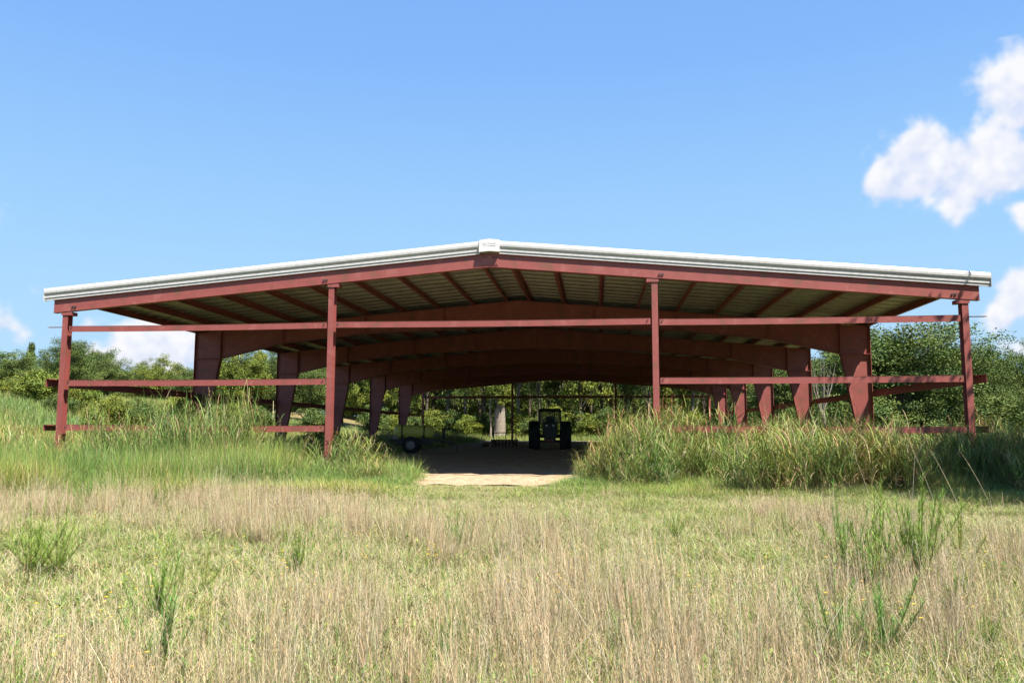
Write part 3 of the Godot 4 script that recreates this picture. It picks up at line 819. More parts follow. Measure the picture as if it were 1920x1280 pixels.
func seed_head(m: MB, p: Vector3, l: float, wide: float) -> void:   # an open seed head on a thin culm
	var az := rng.randf() * TAU
	var ln := rng.randf_range(0.05, 0.45)
	var tip := p + Vector3(cos(az) * ln * l, l, sin(az) * ln * l)
	m.col = vary(PALE, 0.2)
	var s := Vector3(-sin(az), 0, cos(az)) * 0.0013
	m.quad(p - s, p + s, tip + s * 0.5, tip - s * 0.5)
	var hc := vary(TAN if rng.randf() < 0.5 else STRAW, 0.25)
	for j in 9:
		var q := p.lerp(tip, 0.70 + 0.30 * j / 9.0)
		blade(m, q, rng.randf() * TAU, rng.randf_range(0.2, 0.8), rng.randf_range(0.015, 0.04), wide, 0.5, hc, 2)

func tuft(m: MB, at0: Vector3, n: int, spread: float, h0: float, h1: float, wide: float, cols: Array, lean: float, droop: float, tint: Color, heads := 0) -> void:
	for k in n:
		var a := rng.randf() * TAU
		var r := sqrt(rng.randf()) * spread
		var c: Color = cols[rng.randi_range(0, cols.size() - 1)] * tint
		var l := lerpf(h0, h1, pow(rng.randf(), 1.4))
		blade(m, at0 + Vector3(cos(a) * r, -0.02, sin(a) * r), rng.randf() * TAU, rng.randf_range(0.02, lean), l, wide * rng.randf_range(0.6, 1.4), rng.randf_range(-0.2, droop), vary(c, 0.22), 3)
	for k in heads:
		var a := rng.randf() * TAU
		var r := sqrt(rng.randf()) * spread
		seed_head(m, at0 + Vector3(cos(a) * r, 0, sin(a) * r), h1 * rng.randf_range(0.9, 1.3), 0.0028)

const DRY_MIX := [STRAW, STRAW, PALE, TAN, PALE, LIME, STRAW, LIME, GREEN, LIME, LIME]
const GREEN_MIX := [LIME, LIME, GREEN, LIME, STRAW, PALE]

func field_patch(sd: int, dryness: float, broom: bool) -> ArrayMesh:   # 0.9 m across
	rng.seed = sd
	var m := MB.new()
	for k in 22:
		var a := rng.randf() * TAU
		var r := sqrt(rng.randf()) * 0.40
		var p := Vector3(cos(a) * r, 0, sin(a) * r)
		var t := 1.0 + rng.randf_range(-0.14, 0.14)
		var hs := rng.randf_range(0.75, 1.25)
		if rng.randf() < dryness:
			var g := rng.randf_range(-0.06, 0.10)
			tuft(m, p, 50, 0.20, 0.10 * hs, 0.40 * hs, 0.0034, DRY_MIX, 1.05, 1.2, Color(t * (1.0 - g), t, t * (1.0 - g * 0.6)), 2)
		else:
			tuft(m, p, 54, 0.20, 0.08 * hs, 0.32 * hs, 0.0046, GREEN_MIX, 0.8, 1.5, Color(t * rng.randf_range(0.85, 1.15), t * 1.05, t))
	for k in 65:   # fallen and broken stalks
		blade(m, Vector3(rng.randf_range(-0.45, 0.45), rng.randf_range(0.02, 0.16), rng.randf_range(-0.45, 0.45)), rng.randf() * TAU, rng.randf_range(1.0, 1.6), rng.randf_range(0.18, 0.42), 0.0034, rng.randf_range(-0.3, 0.3), vary([PALE, STRAW, TAN][rng.randi_range(0, 2)], 0.25), 3)
	for k in 5:
		var p := Vector3(rng.randf_range(-0.4, 0.4), rng.randf_range(0.02, 0.14), rng.randf_range(-0.4, 0.4))
		for j in 7:
			var a := rng.randf() * TAU
			m.col = vary(GREEN if rng.randf() < 0.7 else LIME, 0.25)
			m.leaf(p + Vector3(0, rng.randf_range(0.0, 0.08), 0), Vector3(cos(a), rng.randf_range(0.1, 0.9), sin(a)).normalized(), Vector3(-sin(a), 0, cos(a)), rng.randf_range(0.04, 0.085), rng.randf_range(0.012, 0.026))
	if broom:
		for k in 2:
			tuft(m, Vector3(rng.randf_range(-0.3, 0.3), 0, rng.randf_range(-0.3, 0.3)), 80, 0.09, 0.3, 0.60, 0.0032, [Color(0.410, 0.295, 0.197), PALE, STRAW, Color(0.377, 0.271, 0.180)], 0.32, 0.6, Color.WHITE, 6)
	return m.mesh(M.blade)

func bank_patch(sd: int) -> ArrayMesh:   # fine long green grass, 0.9 m across, up to 0.9 m tall
	rng.seed = sd
	var m := MB.new()
	for k in 13:
		var t := rng.randf_range(0.85, 1.2)
		var hs := rng.randf_range(0.55, 1.2)
		tuft(m, Vector3(rng.randf_range(-0.4, 0.4), 0, rng.randf_range(-0.4, 0.4)), 44, 0.2, 0.25 * hs, 0.85 * hs, 0.0062, [LIME, GREEN, FRESH, LIME, FRESH, GREEN, FRESH, LIME, FRESH, STRAW], 0.75, 1.9, Color(t, t, t), 0)
	return m.mesh(M.blade)

func meadow_patch(sd: int) -> ArrayMesh:   # 1.6 m across, coarse blades
	rng.seed = sd
	var m := MB.new()
	for k in 9:
		var t := rng.randf_range(0.85, 1.15)
		tuft(m, Vector3(rng.randf_range(-0.7, 0.7), 0, rng.randf_range(-0.7, 0.7)), 44, 0.42, 0.2, 0.75, 0.014, [LIME, STRAW, LIME, GREEN, FRESH, LIME], 0.6, 1.2, Color(t, t, t))
	return m.mesh(M.blade)

func cane_grass(sd: int, stems: int) -> ArrayMesh:   # tall coarse clump with arching leaves
	rng.seed = sd
	var m := MB.new()
	for k in stems:
		var a := rng.randf() * TAU
		var r := sqrt(rng.randf()) * 0.28
		var p := Vector3(cos(a) * r, -0.03, sin(a) * r)
		var az := a + rng.randf_range(-0.8, 0.8)
		var h := rng.randf_range(0.75, 1.35)
		var lean := rng.randf_range(0.03, 0.3)
		var f := Vector3(cos(az), 0, sin(az))
		var top := p + f * sin(lean) * h + Vector3.UP * cos(lean) * h
		m.col = vary(LIME, 0.2)
		m.tube([p, top], [0.004, 0.002], 3, false)
		for j in 7:
			var t := 0.08 + 0.13 * j + rng.randf_range(-0.04, 0.04)
			var q := p.lerp(top, t)
			var c := vary(GREEN if rng.randf() < 0.36 else LIME, 0.25)
			if rng.randf() < (0.5 if t < 0.35 else 0.2): c = vary(STRAW if rng.randf() < 0.5 else TAN, 0.25)
			blade(m, q, rng.randf() * TAU, rng.randf_range(0.15, 0.6), rng.randf_range(0.38, 0.78), rng.randf_range(0.008, 0.016), rng.randf_range(0.6, 2.5), c, 5)
		if rng.randf() < 0.16:
			var hc := vary(Color(0.30, 0.17, 0.10), 0.25)
			for j in 22:
				var q := top + (top - p).normalized() * 0.012 * j
				blade(m, q, rng.randf() * TAU, rng.randf_range(0.3, 0.8), 0.09 * (1.0 - j / 26.0), 0.005, 0.4, hc, 2)
	return m.mesh(M.blade)

func scatter(parent: Node3D, meshes: Array, spots: Array) -> void:   # spots: [position, turn, scale, height scale, tint]
	for k in meshes.size():
		var mine := []
		for i in spots.size():
			if i % meshes.size() == k: mine.append(spots[i])
		var mm := MultiMesh.new()
		mm.transform_format = MultiMesh.TRANSFORM_3D
		mm.use_colors = true
		mm.mesh = meshes[k]
		mm.instance_count = mine.size()
		for i in mine.size():
			var s: Array = mine[i]
			var b := Basis(Vector3.UP, s[1]) * Basis.from_scale(Vector3(s[2], s[3], s[2]))
			mm.set_instance_transform(i, Transform3D(b, s[0]))
			mm.set_instance_color(i, s[4])
		var o := MultiMeshInstance3D.new()
		o.name = "tuft"
		o.multimesh = mm
		o.set_meta("kind", "stuff")
		parent.add_child(o, true)

func in_dirt(x: float, z: float) -> bool:
	if z > 1.7: return false
	if z > -0.6: return x > -1.9 + 0.5 * patch.get_noise_2d(x * 9, z * 9) and x < 2.2
	if z > -48.5: return absf(x) < (8.0 if x > 0 else 7.4) + patch2.get_noise_2d(x * 3, z * 3) * 1.5
	return false

func build_grass() -> void:
	patch.seed = 31; patch.frequency = 0.16; patch.fractal_octaves = 3
	patch2.seed = 32; patch2.frequency = 0.55; patch2.fractal_octaves = 2
	var field := []   # from green to dry, three of each
	for k in 8:
		for q in 3: field.append(field_patch(600 + k * 3 + q, 0.06 + 0.12 * k, k > 2 and q > 0))
	var meadow := [meadow_patch(641), meadow_patch(642), meadow_patch(643)]
	var bank := [bank_patch(651), bank_patch(652), bank_patch(653), bank_patch(654)]
	var canes := [cane_grass(231, 9), cane_grass(232, 9), cane_grass(233, 8), cane_grass(234, 10)]
	var s_field := []
	for k in 8: s_field.append([])
	var s_far := []
	var s_cane := []
	var s_bank := []
	# the field between the camera and the shed, and both sides of it
	rng.seed = 300
	var z := 0.3
	while z < 19.0:
		var mid := 2.7 - 0.104 * (20.4 - z)
		var half := 2.6 + 0.80 * (20.4 - z)
		var x := mid - half
		while x < mid + half:
			var px := x + rng.randf_range(-0.25, 0.25)
			var pz := z + rng.randf_range(-0.25, 0.25)
			x += 0.44
			if in_dirt(px, pz): continue
			var pn := patch.get_noise_2d(px, pz) + 0.6 * patch2.get_noise_2d(px, pz)
			var near := ss(4.5, 13.0, pz + (1.6 if px < -1.0 else 0.0) + pn * 1.5)   # 1 in the dry field, 0 by the shed
			var dryness := clampf(-0.06 + 0.44 * near + pn * 1.05 + rng.randf_range(-0.1, 0.1), 0.0, 0.99)
			var tall := lerpf(0.5, 0.86, near) * (1.0 + pn * 0.5) * rng.randf_range(0.88, 1.12)
			if px > -2.5 and pz < 7.5: tall *= 0.72
			var tint := 1.0 + rng.randf_range(-0.06, 0.06)
			s_field[int(dryness * 8.0)].append([at(px, pz), rng.randf() * TAU, 1.0, tall, Color(tint, tint, tint)])
		z += 0.44
	# the sloping meadow, the ground round and behind the shed
	z = -64.0
	while z < 8.0:
		var x := -56.0
		while x < 40.0:
			var px := x + rng.randf_range(-0.5, 0.5)
			var pz := z + rng.randf_range(-0.5, 0.5)
			x += 0.95
			if absf(px) < 12.5 and pz > 0.2: continue
			if px > 12.5 and pz > -0.5 and px < 20.0: continue
			if pz < -50.0 and px < -20.0: continue
			if in_dirt(px, pz): continue
			var pn := patch.get_noise_2d(px * 0.6, pz * 0.6)
			var tint := rng.randf_range(0.85, 1.1)
			var sc := rng.randf_range(0.9, 1.2)
			s_far.append([at(px, pz), rng.randf() * TAU, sc, sc * rng.randf_range(0.7, 1.15), Color(tint * (1.0 + pn * 0.6), tint * (1.0 + pn * 0.12), tint)])
		z += 0.95
	# softer green grass banked up on the meadow side and in front of the tall grass
	for k in 3000:
		var left := rng.randf() < 0.66
		var x := rng.randf_range(-17.5, -1.9) if left else rng.randf_range(2.0, 17.0)
		z = rng.randf_range(-1.5, 6.2) if left else rng.randf_range(0.5, 4.4)
		if in_dirt(x, z): continue
		var pn := patch.get_noise_2d(x * 1.4, z * 1.4) + 0.5 * patch2.get_noise_2d(x, z)
		var far := (6.4 if left else 4.6) + pn * 2.6 - z
		if left and x > -5.0: far -= (x + 5.0) * 0.7
		if far < 0.0: continue
		var h := clampf(far / (3.2 if left else 4.2), 0.18, 1.0) * rng.randf_range(0.75, 1.2)
		h *= 1.4 if left else 0.62
		if left and x > -4.8: h *= 0.55
		var tint := rng.randf_range(0.85, 1.15)
		s_bank.append([at(x, z), rng.randf() * TAU, rng.randf_range(0.75, 1.0), h, Color(tint * (1.0 + pn * 0.5), tint * (1.0 + pn * 0.1), tint)])
	for k in 900:   # green straggling forward into the dry field
		var x := rng.randf_range(-13.0, 14.0)
		z = rng.randf_range(2.5, 12.0)
		var pn := patch.get_noise_2d(x * 1.4 + 17.0, z * 1.4) + 0.6 * patch2.get_noise_2d(x, z + 30.0)
		if pn < (z - 3.0) * 0.05 or in_dirt(x, z): continue
		var tint := rng.randf_range(0.85, 1.15)
		s_bank.append([at(x, z), rng.randf() * TAU, rng.randf_range(0.6, 0.95), rng.randf_range(0.22, 0.42), Color(tint * 1.1, tint, tint)])
	# tall coarse grass along the front and sides of the shed
	for k in 5800:
		var x := 0.0
		var h := 1.0
		var r := rng.randf()
		var bump := patch.get_noise_2d(x * 2.0 + 90.0, z * 2.0)
		if r < 0.36:
			x = rng.randf_range(2.3, 17.0); z = rng.randf_range(-1.8, 3.2)
			bump = patch.get_noise_2d(x * 2.2 + 90.0, z * 2.2)
			if z > 2.1 + bump * 2.4: continue
			h = rng.randf_range(0.75, 1.2) * (1.0 + bump * 0.6)
			if z > 1.4: h *= 0.72
			h *= (0.45 + 0.55 * clampf((x - 2.4) / 1.2, 0, 1)) * (1.0 if x > 4.4 and x < 9.6 else 0.94 if x < 5.0 else 0.8)
		elif r < 0.55:
			x = rng.randf_range(-17.0, -2.4); z = rng.randf_range(-2.6, 1.6)
			bump = patch.get_noise_2d(x * 2.2 + 90.0, z * 2.2)
			h = rng.randf_range(0.6, 1.0) * (1.0 + bump)
			if x > -4.6: h *= 0.45 + 0.4 * clampf((-2.0 - x) / 2.6, 0, 1)
			if x > -9.4 and x < -6.0: h *= 1.3
			if x > -6.0 and x < -4.2: h *= 0.7
			if x < -9.8: h *= 0.72
		elif r < 0.80:
			x = rng.randf_range(7.0, 14.0); z = rng.randf_range(-46.0, -1.5)
			h = rng.randf_range(0.6, 1.05)
		else:
			x = rng.randf_range(-14.5, -7.6); z = rng.randf_range(-46.0, -2.0)
			h = rng.randf_range(0.35, 0.75)
		if in_dirt(x, z): continue
		var tint := rng.randf_range(0.8, 1.2)
		var y := patch2.get_noise_2d(x, z)
		s_cane.append([at(x, z), rng.randf() * TAU, rng.randf_range(0.8, 1.15) * minf(h + 0.2, 1.1), h, Color(tint * (1.0 + y * 0.35), tint, tint)])
	var g1 := thing("field_grass", "dry straw and green field grass before the shed", "grass", Vector3.ZERO, 0, "", "stuff")
	for k in 8: scatter(g1, field.slice(k * 3, k * 3 + 3), s_field[k])
	var g3 := thing("meadow_grass", "rough grass on the meadow slope and round the shed", "grass", Vector3.ZERO, 0, "", "stuff")
	scatter(g3, meadow, s_far)
	var g2 := thing("bank_grass", "soft light green long grass banked before the shed", "grass", Vector3.ZERO, 0, "", "stuff")
	scatter(g2, bank, s_bank)
	var g4 := thing("tall_grass", "tall coarse arching grass along the shed's front and sides", "grass", Vector3.ZERO, 0, "", "stuff")
	scatter(g4, canes, s_cane)
	# small yellow flowers
	rng.seed = 320
	var fm := MB.new()
	for k in 3:
		var p := Vector3(rng.randf_range(-0.08, 0.08), 0, rng.randf_range(-0.08, 0.08))
		var hh := rng.randf_range(0.22, 0.38)
		blade(fm, p, rng.randf() * TAU, 0.1, hh, 0.004, 0.1, GREEN, 2)
		fm.col = Color(0.75, 0.46, 0.02)
		for j in 7:
			var a := TAU * j / 7
			var d := Vector3(cos(a), 0.25, sin(a)).normalized()
			fm.leaf(p + Vector3(0, hh * 0.97, 0), d, Vector3(-sin(a), 0, cos(a)), 0.016, 0.010)
	var s_fl := []
	for k in 150:
		z = rng.randf_range(8.0, 17.5)
		var x := 2.7 - 0.104 * (20.4 - z) + rng.randf_range(-1.0, 1.0) * (1.0 + 0.66 * (20.4 - z))
		if patch.get_noise_2d(x + 40, z) < 0.02: continue
		s_fl.append([at(x, z), rng.randf() * TAU, 1.0, rng.randf_range(0.8, 1.2), Color.WHITE])
	var g5 := thing("yellow_wildflowers", "tiny yellow wildflowers dotted through the dry field", "flowers", Vector3.ZERO, 0, "", "stuff")
	scatter(g5, [fm.mesh(M.blade)], s_fl)

func weed_meshes(sd: int, plumes: int, c: Color) -> Array:   # feathery field weed one metre tall
	rng.seed = sd
	var st := MB.new()
	var lf := MB.new()
	st.col = vary(Color(0.20, 0.17, 0.06), 0.1)
	for k in plumes:
		var az := TAU * k / plumes + rng.randf_range(-0.5, 0.5)
		var f := Vector3(cos(az), 0, sin(az))
		var lean := rng.randf_range(0.1, 0.95) if k > 0 else 0.12
		var l := rng.randf_range(0.55, 0.95) if k > 0 else 1.0
		var y0 := rng.randf_range(0.0, 0.25) if k > 0 else 0.0
		var path := [Vector3(0, y0, 0)]
		var q := Vector3(0, y0, 0)
		for i in 6:
			var ang := lean * (1.0 - 0.35 * i / 5.0)
			q += (f * sin(ang) + Vector3.UP * cos(ang)) * (l - y0) / 6.0
			path.append(q)
		st.tube(path, [0.006, 0.0055, 0.005, 0.004, 0.003, 0.002, 0.001], 5, false)
		for j in 120:
			var t := 0.10 + 0.90 * j / 120.0
			var i := mini(int(t * 6), 5)
			var p: Vector3 = path[i].lerp(path[i + 1], t * 6 - i)
			blade(lf, p, rng.randf() * TAU, rng.randf_range(0.1, 0.75), rng.randf_range(0.07, 0.17) * (1.15 - 0.55 * t), 0.0044, rng.randf_range(-0.2, 0.7), vary(c, 0.25), 2)
	return [st.mesh(M.blade), lf.mesh(M.blade)]

func build_weeds() -> void:
	var kinds := [weed_meshes(401, 13, Color(0.197, 0.295, 0.057)), weed_meshes(402, 9, Color(0.148, 0.279, 0.066)), weed_meshes(403, 6, Color(0.230, 0.295, 0.066)), weed_meshes(404, 17, Color(0.164, 0.271, 0.049)), weed_meshes(405, 3, Color(0.205, 0.279, 0.074)), weed_meshes(406, 5, Color(0.180, 0.279, 0.082))]
	# [x, z, height, kind, label, group]
	var list := [
		[5.53, 12.53, 1.05, 3, "largest bushy feathery green weed, with a long side plume", ""],
		[5.12, 12.68, 1.0, 0, "feathery green weed right beside the largest bushy weed", ""],
		[5.04, 12.10, 0.95, 1, "upright weed behind the pair of bushy feathery weeds", ""],
		[4.54, 14.63, 0.72, 1, "blue-green feathery weed in front of the bushy weeds", "low weeds in front of the bushy weeds"],
		[4.16, 14.90, 0.70, 1, "blue-green feathery weed in front of the bushy weeds", "low weeds in front of the bushy weeds"],
		[-2.74, 12.78, 0.8, 0, "wide yellow-green weed of a close pair at the field's edge", "pair of weeds at the field's edge"],
		[-2.59, 12.63, 0.74, 0, "wide yellow-green weed of a close pair at the field's edge", "pair of weeds at the field's edge"],
		[-0.80, 13.19, 0.48, 2, "small forked weed with drooping tips in dry straw", ""],
		[0.05, 15.46, 0.74, 1, "tall thin feathery weed with a bent arm in dry straw", ""],
		[-0.03, 14.71, 0.42, 2, "short dark weed just behind the tall thin weed", ""],
		[1.70, 15.04, 0.46, 1, "single upright bright green weed in the middle of the field", ""],
		[1.18, 10.61, 0.50, 2, "slim upright weed standing before the dirt opening", ""],
		[3.68, 9.50, 0.46, 0, "low spreading weed in the short green grass", ""],
		[6.47, 11.10, 0.80, 2, "pale spindly weed beside the dry arching stalks", ""],
		[2.96, 12.80, 0.36, 0, "little weed among the long leaning dry stalks", ""],
		[-5.64, 7.54, 0.68, 1, "weed at the edge of the tall green grass", ""],
	]
	rng.seed = 411
	for k in 9:   # bushy weeds on the meadow-side bank
		var x := -12.0 + k * 0.95 + rng.randf_range(-0.3, 0.3)
		list.append([x, rng.randf_range(1.2, 4.2), rng.randf_range(0.6, 0.95), 3 if k % 2 == 0 else 0, "bushy green weed on the grass bank before the meadow-side posts", "weeds on the grass bank"])
	rng.seed = 415
	for k in 30:   # lesser sprigs dotted through the field
		var z := rng.randf_range(7.0, 16.8)
		var x := 2.7 - 0.104 * (20.4 - z) + rng.randf_range(-1.0, 1.0) * (0.4 + 0.66 * (20.4 - z))
		list.append([x, z, rng.randf_range(0.3, 0.62), rng.randi_range(0, 5), "small pale green sprig scattered in the field grass", "small sprigs in the field"])
	rng.seed = 420
	for w in list:
		var o := thing("feathery_weed", w[4], "weed", at(w[0], w[1], -0.01), rng.randf() * TAU, w[5])
		o.scale = Vector3.ONE * w[2] * 1.05
		inst("stem", kinds[w[3]][0], o)
		inst("foliage", kinds[w[3]][1], o)
	# long dry stalks
	var stalks := [[2.49, 15.18, 0.62, -0.55], [2.81, 15.26, 0.64, -0.62], [3.42, 14.06, 0.42, 0.1], [3.75, 14.02, 0.58, 0.18], [3.85, 14.16, 0.62, 0.3], [-0.44, 12.67, 0.72, 0.05], [-0.24, 12.90, 0.68, 0.2], [8.07, 8.56, 0.95, -0.4], [7.53, 8.86, 0.95, -0.35], [7.29, 8.64, 0.98, -0.3], [1.98, 14.50, 0.56, 0.25], [-0.81, 15.42, 0.48, 0.1], [-0.57, 15.50, 0.42, 0.55], [2.2, 14.6, 0.5, -0.3], [6.6, 9.4, 0.9, 0.08], [6.3, 9.2, 0.85, -0.25]]
	for k in 45:
		var z := rng.randf_range(9.0, 17.2)
		stalks.append([2.7 - 0.104 * (20.4 - z) + rng.randf_range(-1.0, 1.0) * (0.4 + 0.66 * (20.4 - z)), z, rng.randf_range(0.35, 0.62), rng.randf_range(-0.9, 0.9)])
	for s in stalks:
		var b := MB.new()
		b.col = vary(PALE, 0.1)
		var h: float = s[2] * 1.3
		var l: float = s[3]
		var p := []
		for i in 6:
			var t := i / 5.0
			p.append(Vector3(l * h * t * (0.6 + 0.4 * t), h * t * (1.0 - 0.12 * absf(l) * t), 0.05 * t * sin(s[0] * 9.0)))
		b.tube(p, [0.004, 0.0037, 0.0034, 0.003, 0.0025, 0.0014], 5)
		for j in 16:
			var q: Vector3 = p[4].lerp(p[5], j / 16.0)
			blade(b, q, rng.randf() * TAU, 0.4, 0.028, 0.004, 0.2, vary(STRAW, 0.2), 2)
		var o := part("dry_stalk", b, M.blade, self)
		o.name = numbered("dry_stalk")
		o.position = at(s[0], s[1], -0.01)
		tag(o, "long pale dry grass stalk standing above the field", "grass stalk", "long dry stalks in the field")

# ------------------------------------------------------------------ machines under the roof
func wheel(parent: Node3D, p: Vector3, r: float, w: float, rim: Material, lugs := 0) -> void:
	var ax := Basis(Vector3(0, 0, 1), PI / 2)
	var t := MB.new()
	t.lathe([Vector2(r * 0.56, -w * 0.42), Vector2(r * 0.62, -w / 2), Vector2(r * 0.9, -w / 2), Vector2(r * 0.97, -w * 0.36), Vector2(r, 0), Vector2(r * 0.97, w * 0.36), Vector2(r * 0.9, w / 2), Vector2(r * 0.62, w / 2), Vector2(r * 0.56, w * 0.42), Vector2(r * 0.56, -w * 0.42)], p, ax, 28)
	for k in lugs:
		var a := TAU * k / lugs
		var o := Vector3(0, cos(a), sin(a))
		var tg := Vector3(0, -sin(a), cos(a))
		for s in [-1.0, 1.0]:
			var c: Vector3 = p + o * r * 0.98 + Vector3(s * w * 0.24, 0, 0) + tg * (0.5 * TAU * r / lugs if s > 0 else 0.0)
			t.bar(c - Vector3(w * 0.22, 0, 0) - tg * 0.04 * s, c + Vector3(w * 0.22, 0, 0) + tg * 0.04 * s, 0.04, 0.045, o)
	var ty := part("tyre", t, M.rubber, parent)
	var m := MB.new()
	m.lathe([Vector2(r * 0.58, -w * 0.4), Vector2(r * 0.5, -w * 0.3), Vector2(r * 0.42, -w * 0.1), Vector2(r * 0.16, -w * 0.12), Vector2(r * 0.14, -w * 0.3), Vector2(0.0, -w * 0.3)], p, ax, 20)
	m.lathe([Vector2(r * 0.58, w * 0.4), Vector2(r * 0.5, w * 0.3), Vector2(r * 0.42, w * 0.1), Vector2(r * 0.16, w * 0.12), Vector2(r * 0.14, w * 0.3), Vector2(0.0, w * 0.3)], p, ax, 20)
	part("rim", m, rim, ty)

func build_tractor() -> void:
	var t := thing("tractor", "dark green cab tractor facing out, parked on the dirt floor", "tractor", at(0.05, -25.4, 0.012), 0.06)
	t.scale = Vector3(0.97, 1.0, 1.0)
	for s in [-1.0, 1.0]:
		wheel(t, Vector3(s * 0.95, 0.78, -1.0), 0.78, 0.56, M.rim_yellow, 20)
		wheel(t, Vector3(s * 0.74, 0.52, 0.95), 0.52, 0.38, M.rim_yellow, 16)
		var fd := MB.new()
		for k in 7:
			var a0 := lerpf(-0.2, PI * 0.78, k / 7.0)
			var a1 := lerpf(-0.2, PI * 0.78, (k + 1) / 7.0)
			var q := []
			for e in [[a0, 0.62], [a0, 1.16], [a1, 1.16], [a1, 0.62]]:
				q.append(Vector3(s * e[1], 0.72 + sin(e[0]) * 0.82, -1.0 + cos(e[0]) * 0.82))
			fd.plate(q, Vector3(0, 0.02, 0.02))
		part("fender", fd, M.dark_green, t)
	var ch := MB.new()
	ch.box(Vector3(0, 0.72, -0.2), Vector3(0.62, 0.56, 2.4))
	ch.box(Vector3(0, 0.72, -1.0), Vector3(1.5, 0.2, 0.24))
	ch.box(Vector3(0, 0.46, 0.95), Vector3(1.35, 0.14, 0.16))
	ch.box(Vector3(0, 0.66, 1.35), Vector3(0.66, 0.44, 0.3))
	part("chassis", ch, M.black_paint, t)
	var hd := MB.new()
	for k in 5:
		var z0 := 0.05 + k * 0.27
		var z1 := z0 + 0.27
		var w0 := 0.42 - 0.014 * k
		var w1 := w0 - 0.014
		var y0 := 1.52 - 0.025 * k
		var y1 := y0 - 0.025
		hd.hexa([Vector3(-w0, 0.85, z0), Vector3(w0, 0.85, z0), Vector3(w0, y0, z0), Vector3(-w0, y0, z0), Vector3(-w1, 0.85, z1), Vector3(w1, 0.85, z1), Vector3(w1, y1, z1), Vector3(-w1, y1, z1)])
	part("hood", hd, M.dark_green, t)
	var gr := MB.new()
	for k in 7: gr.box(Vector3(0, 0.86 + k * 0.05, 1.41), Vector3(0.48, 0.022, 0.03))
	gr.box(Vector3(0, 1.05, 1.404), Vector3(0.62, 0.46, 0.012))
	part("grille", gr, M.black_paint, t)
	for s in [-1.0, 1.0]:
		var h := MB.new()
		h.lathe([Vector2(0.0, 0.03), Vector2(0.045, 0.024), Vector2(0.06, 0.0)], Vector3(s * 0.19, 1.31, 1.404), Basis(Vector3.RIGHT, PI / 2), 14)
		part("headlight", h, M.lamp_glass, t)
	var cab := MB.new()
	for s in [-1.0, 1.0]:
		for e in [[0.02, 0.62, -0.06, 0.56], [-0.62, 0.70, -0.62, 0.60], [-1.25, 0.66, -1.2, 0.58]]:
			cab.bar(Vector3(s * e[1], 1.05, e[0]), Vector3(s * e[3], 2.1, e[2]), 0.07, 0.07, Vector3(0, 0, 1))
		cab.bar(Vector3(s * 0.62, 1.1, 0.02), Vector3(s * 0.68, 1.1, -1.25), 0.06, 0.1)
	cab.bar(Vector3(-0.62, 1.42, 0.02), Vector3(0.62, 1.42, 0.02), 0.06, 0.06)
	cab.box(Vector3(0, 0.98, -0.6), Vector3(1.1, 0.08, 1.3))
	cab.box(Vector3(0, 1.28, -0.75), Vector3(0.5, 0.14, 0.48))
	cab.box(Vector3(0, 1.58, -0.98), Vector3(0.48, 0.5, 0.12))
	cab.bar(Vector3(0, 1.1, -0.1), Vector3(0, 1.5, -0.32), 0.05, 0.05, Vector3(0, 0, 1))
	cab.tube([Vector3(-0.19, 1.5, -0.34), Vector3(0, 1.56, -0.22), Vector3(0.19, 1.5, -0.34), Vector3(0, 1.44, -0.46), Vector3(-0.19, 1.5, -0.34)], [0.016, 0.016, 0.016, 0.016, 0.016], 6, false)
	part("cab_frame", cab, M.black_paint, t)
	var sd := MB.new()
	for s in [-1.0, 1.0]: sd.box(Vector3(s * 0.62, 1.3, -0.6), Vector3(0.06, 0.5, 1.2))
	part("cab_door", sd, M.dark_green, t)
	var rf := MB.new()
	rf.hexa([Vector3(-0.68, 2.1, 0.1), Vector3(0.68, 2.1, 0.1), Vector3(0.68, 2.1, -1.32), Vector3(-0.68, 2.1, -1.32), Vector3(-0.58, 2.26, -0.02), Vector3(0.58, 2.26, -0.02), Vector3(0.58, 2.26, -1.2), Vector3(-0.58, 2.26, -1.2)])
	part("cab_roof", rf, M.dark_green, t)
	var ws := MB.new()
	ws.plate([Vector3(-0.57, 1.46, 0.0), Vector3(0.57, 1.46, 0.0), Vector3(0.53, 2.08, -0.05), Vector3(-0.53, 2.08, -0.05)], Vector3(0, 0, 0.006))
	part("windscreen", ws, M.cab_glass, t)
	var ex := MB.new()
	ex.tube([Vector3(0.26, 1.3, 0.7), Vector3(0.26, 1.95, 0.7), Vector3(0.26, 2.05, 0.66)], [0.035, 0.035, 0.03], 8)
	part("exhaust", ex, M.black_paint, t)
	for s in [-1.0, 1.0]:
		var mr := MB.new()
		mr.bar(Vector3(s * 0.6, 1.8, 0.0), Vector3(s * 0.86, 1.86, 0.05), 0.02, 0.02)
		mr.box(Vector3(s * 0.9, 1.84, 0.06), Vector3(0.12, 0.22, 0.03))
		part("mirror", mr, M.black_paint, t)
	var wt := MB.new()
	wt.box(Vector3(0, 0.50, 1.52), Vector3(0.4, 0.1, 0.06))
	part("front_bumper", wt, M.red_plastic, t)

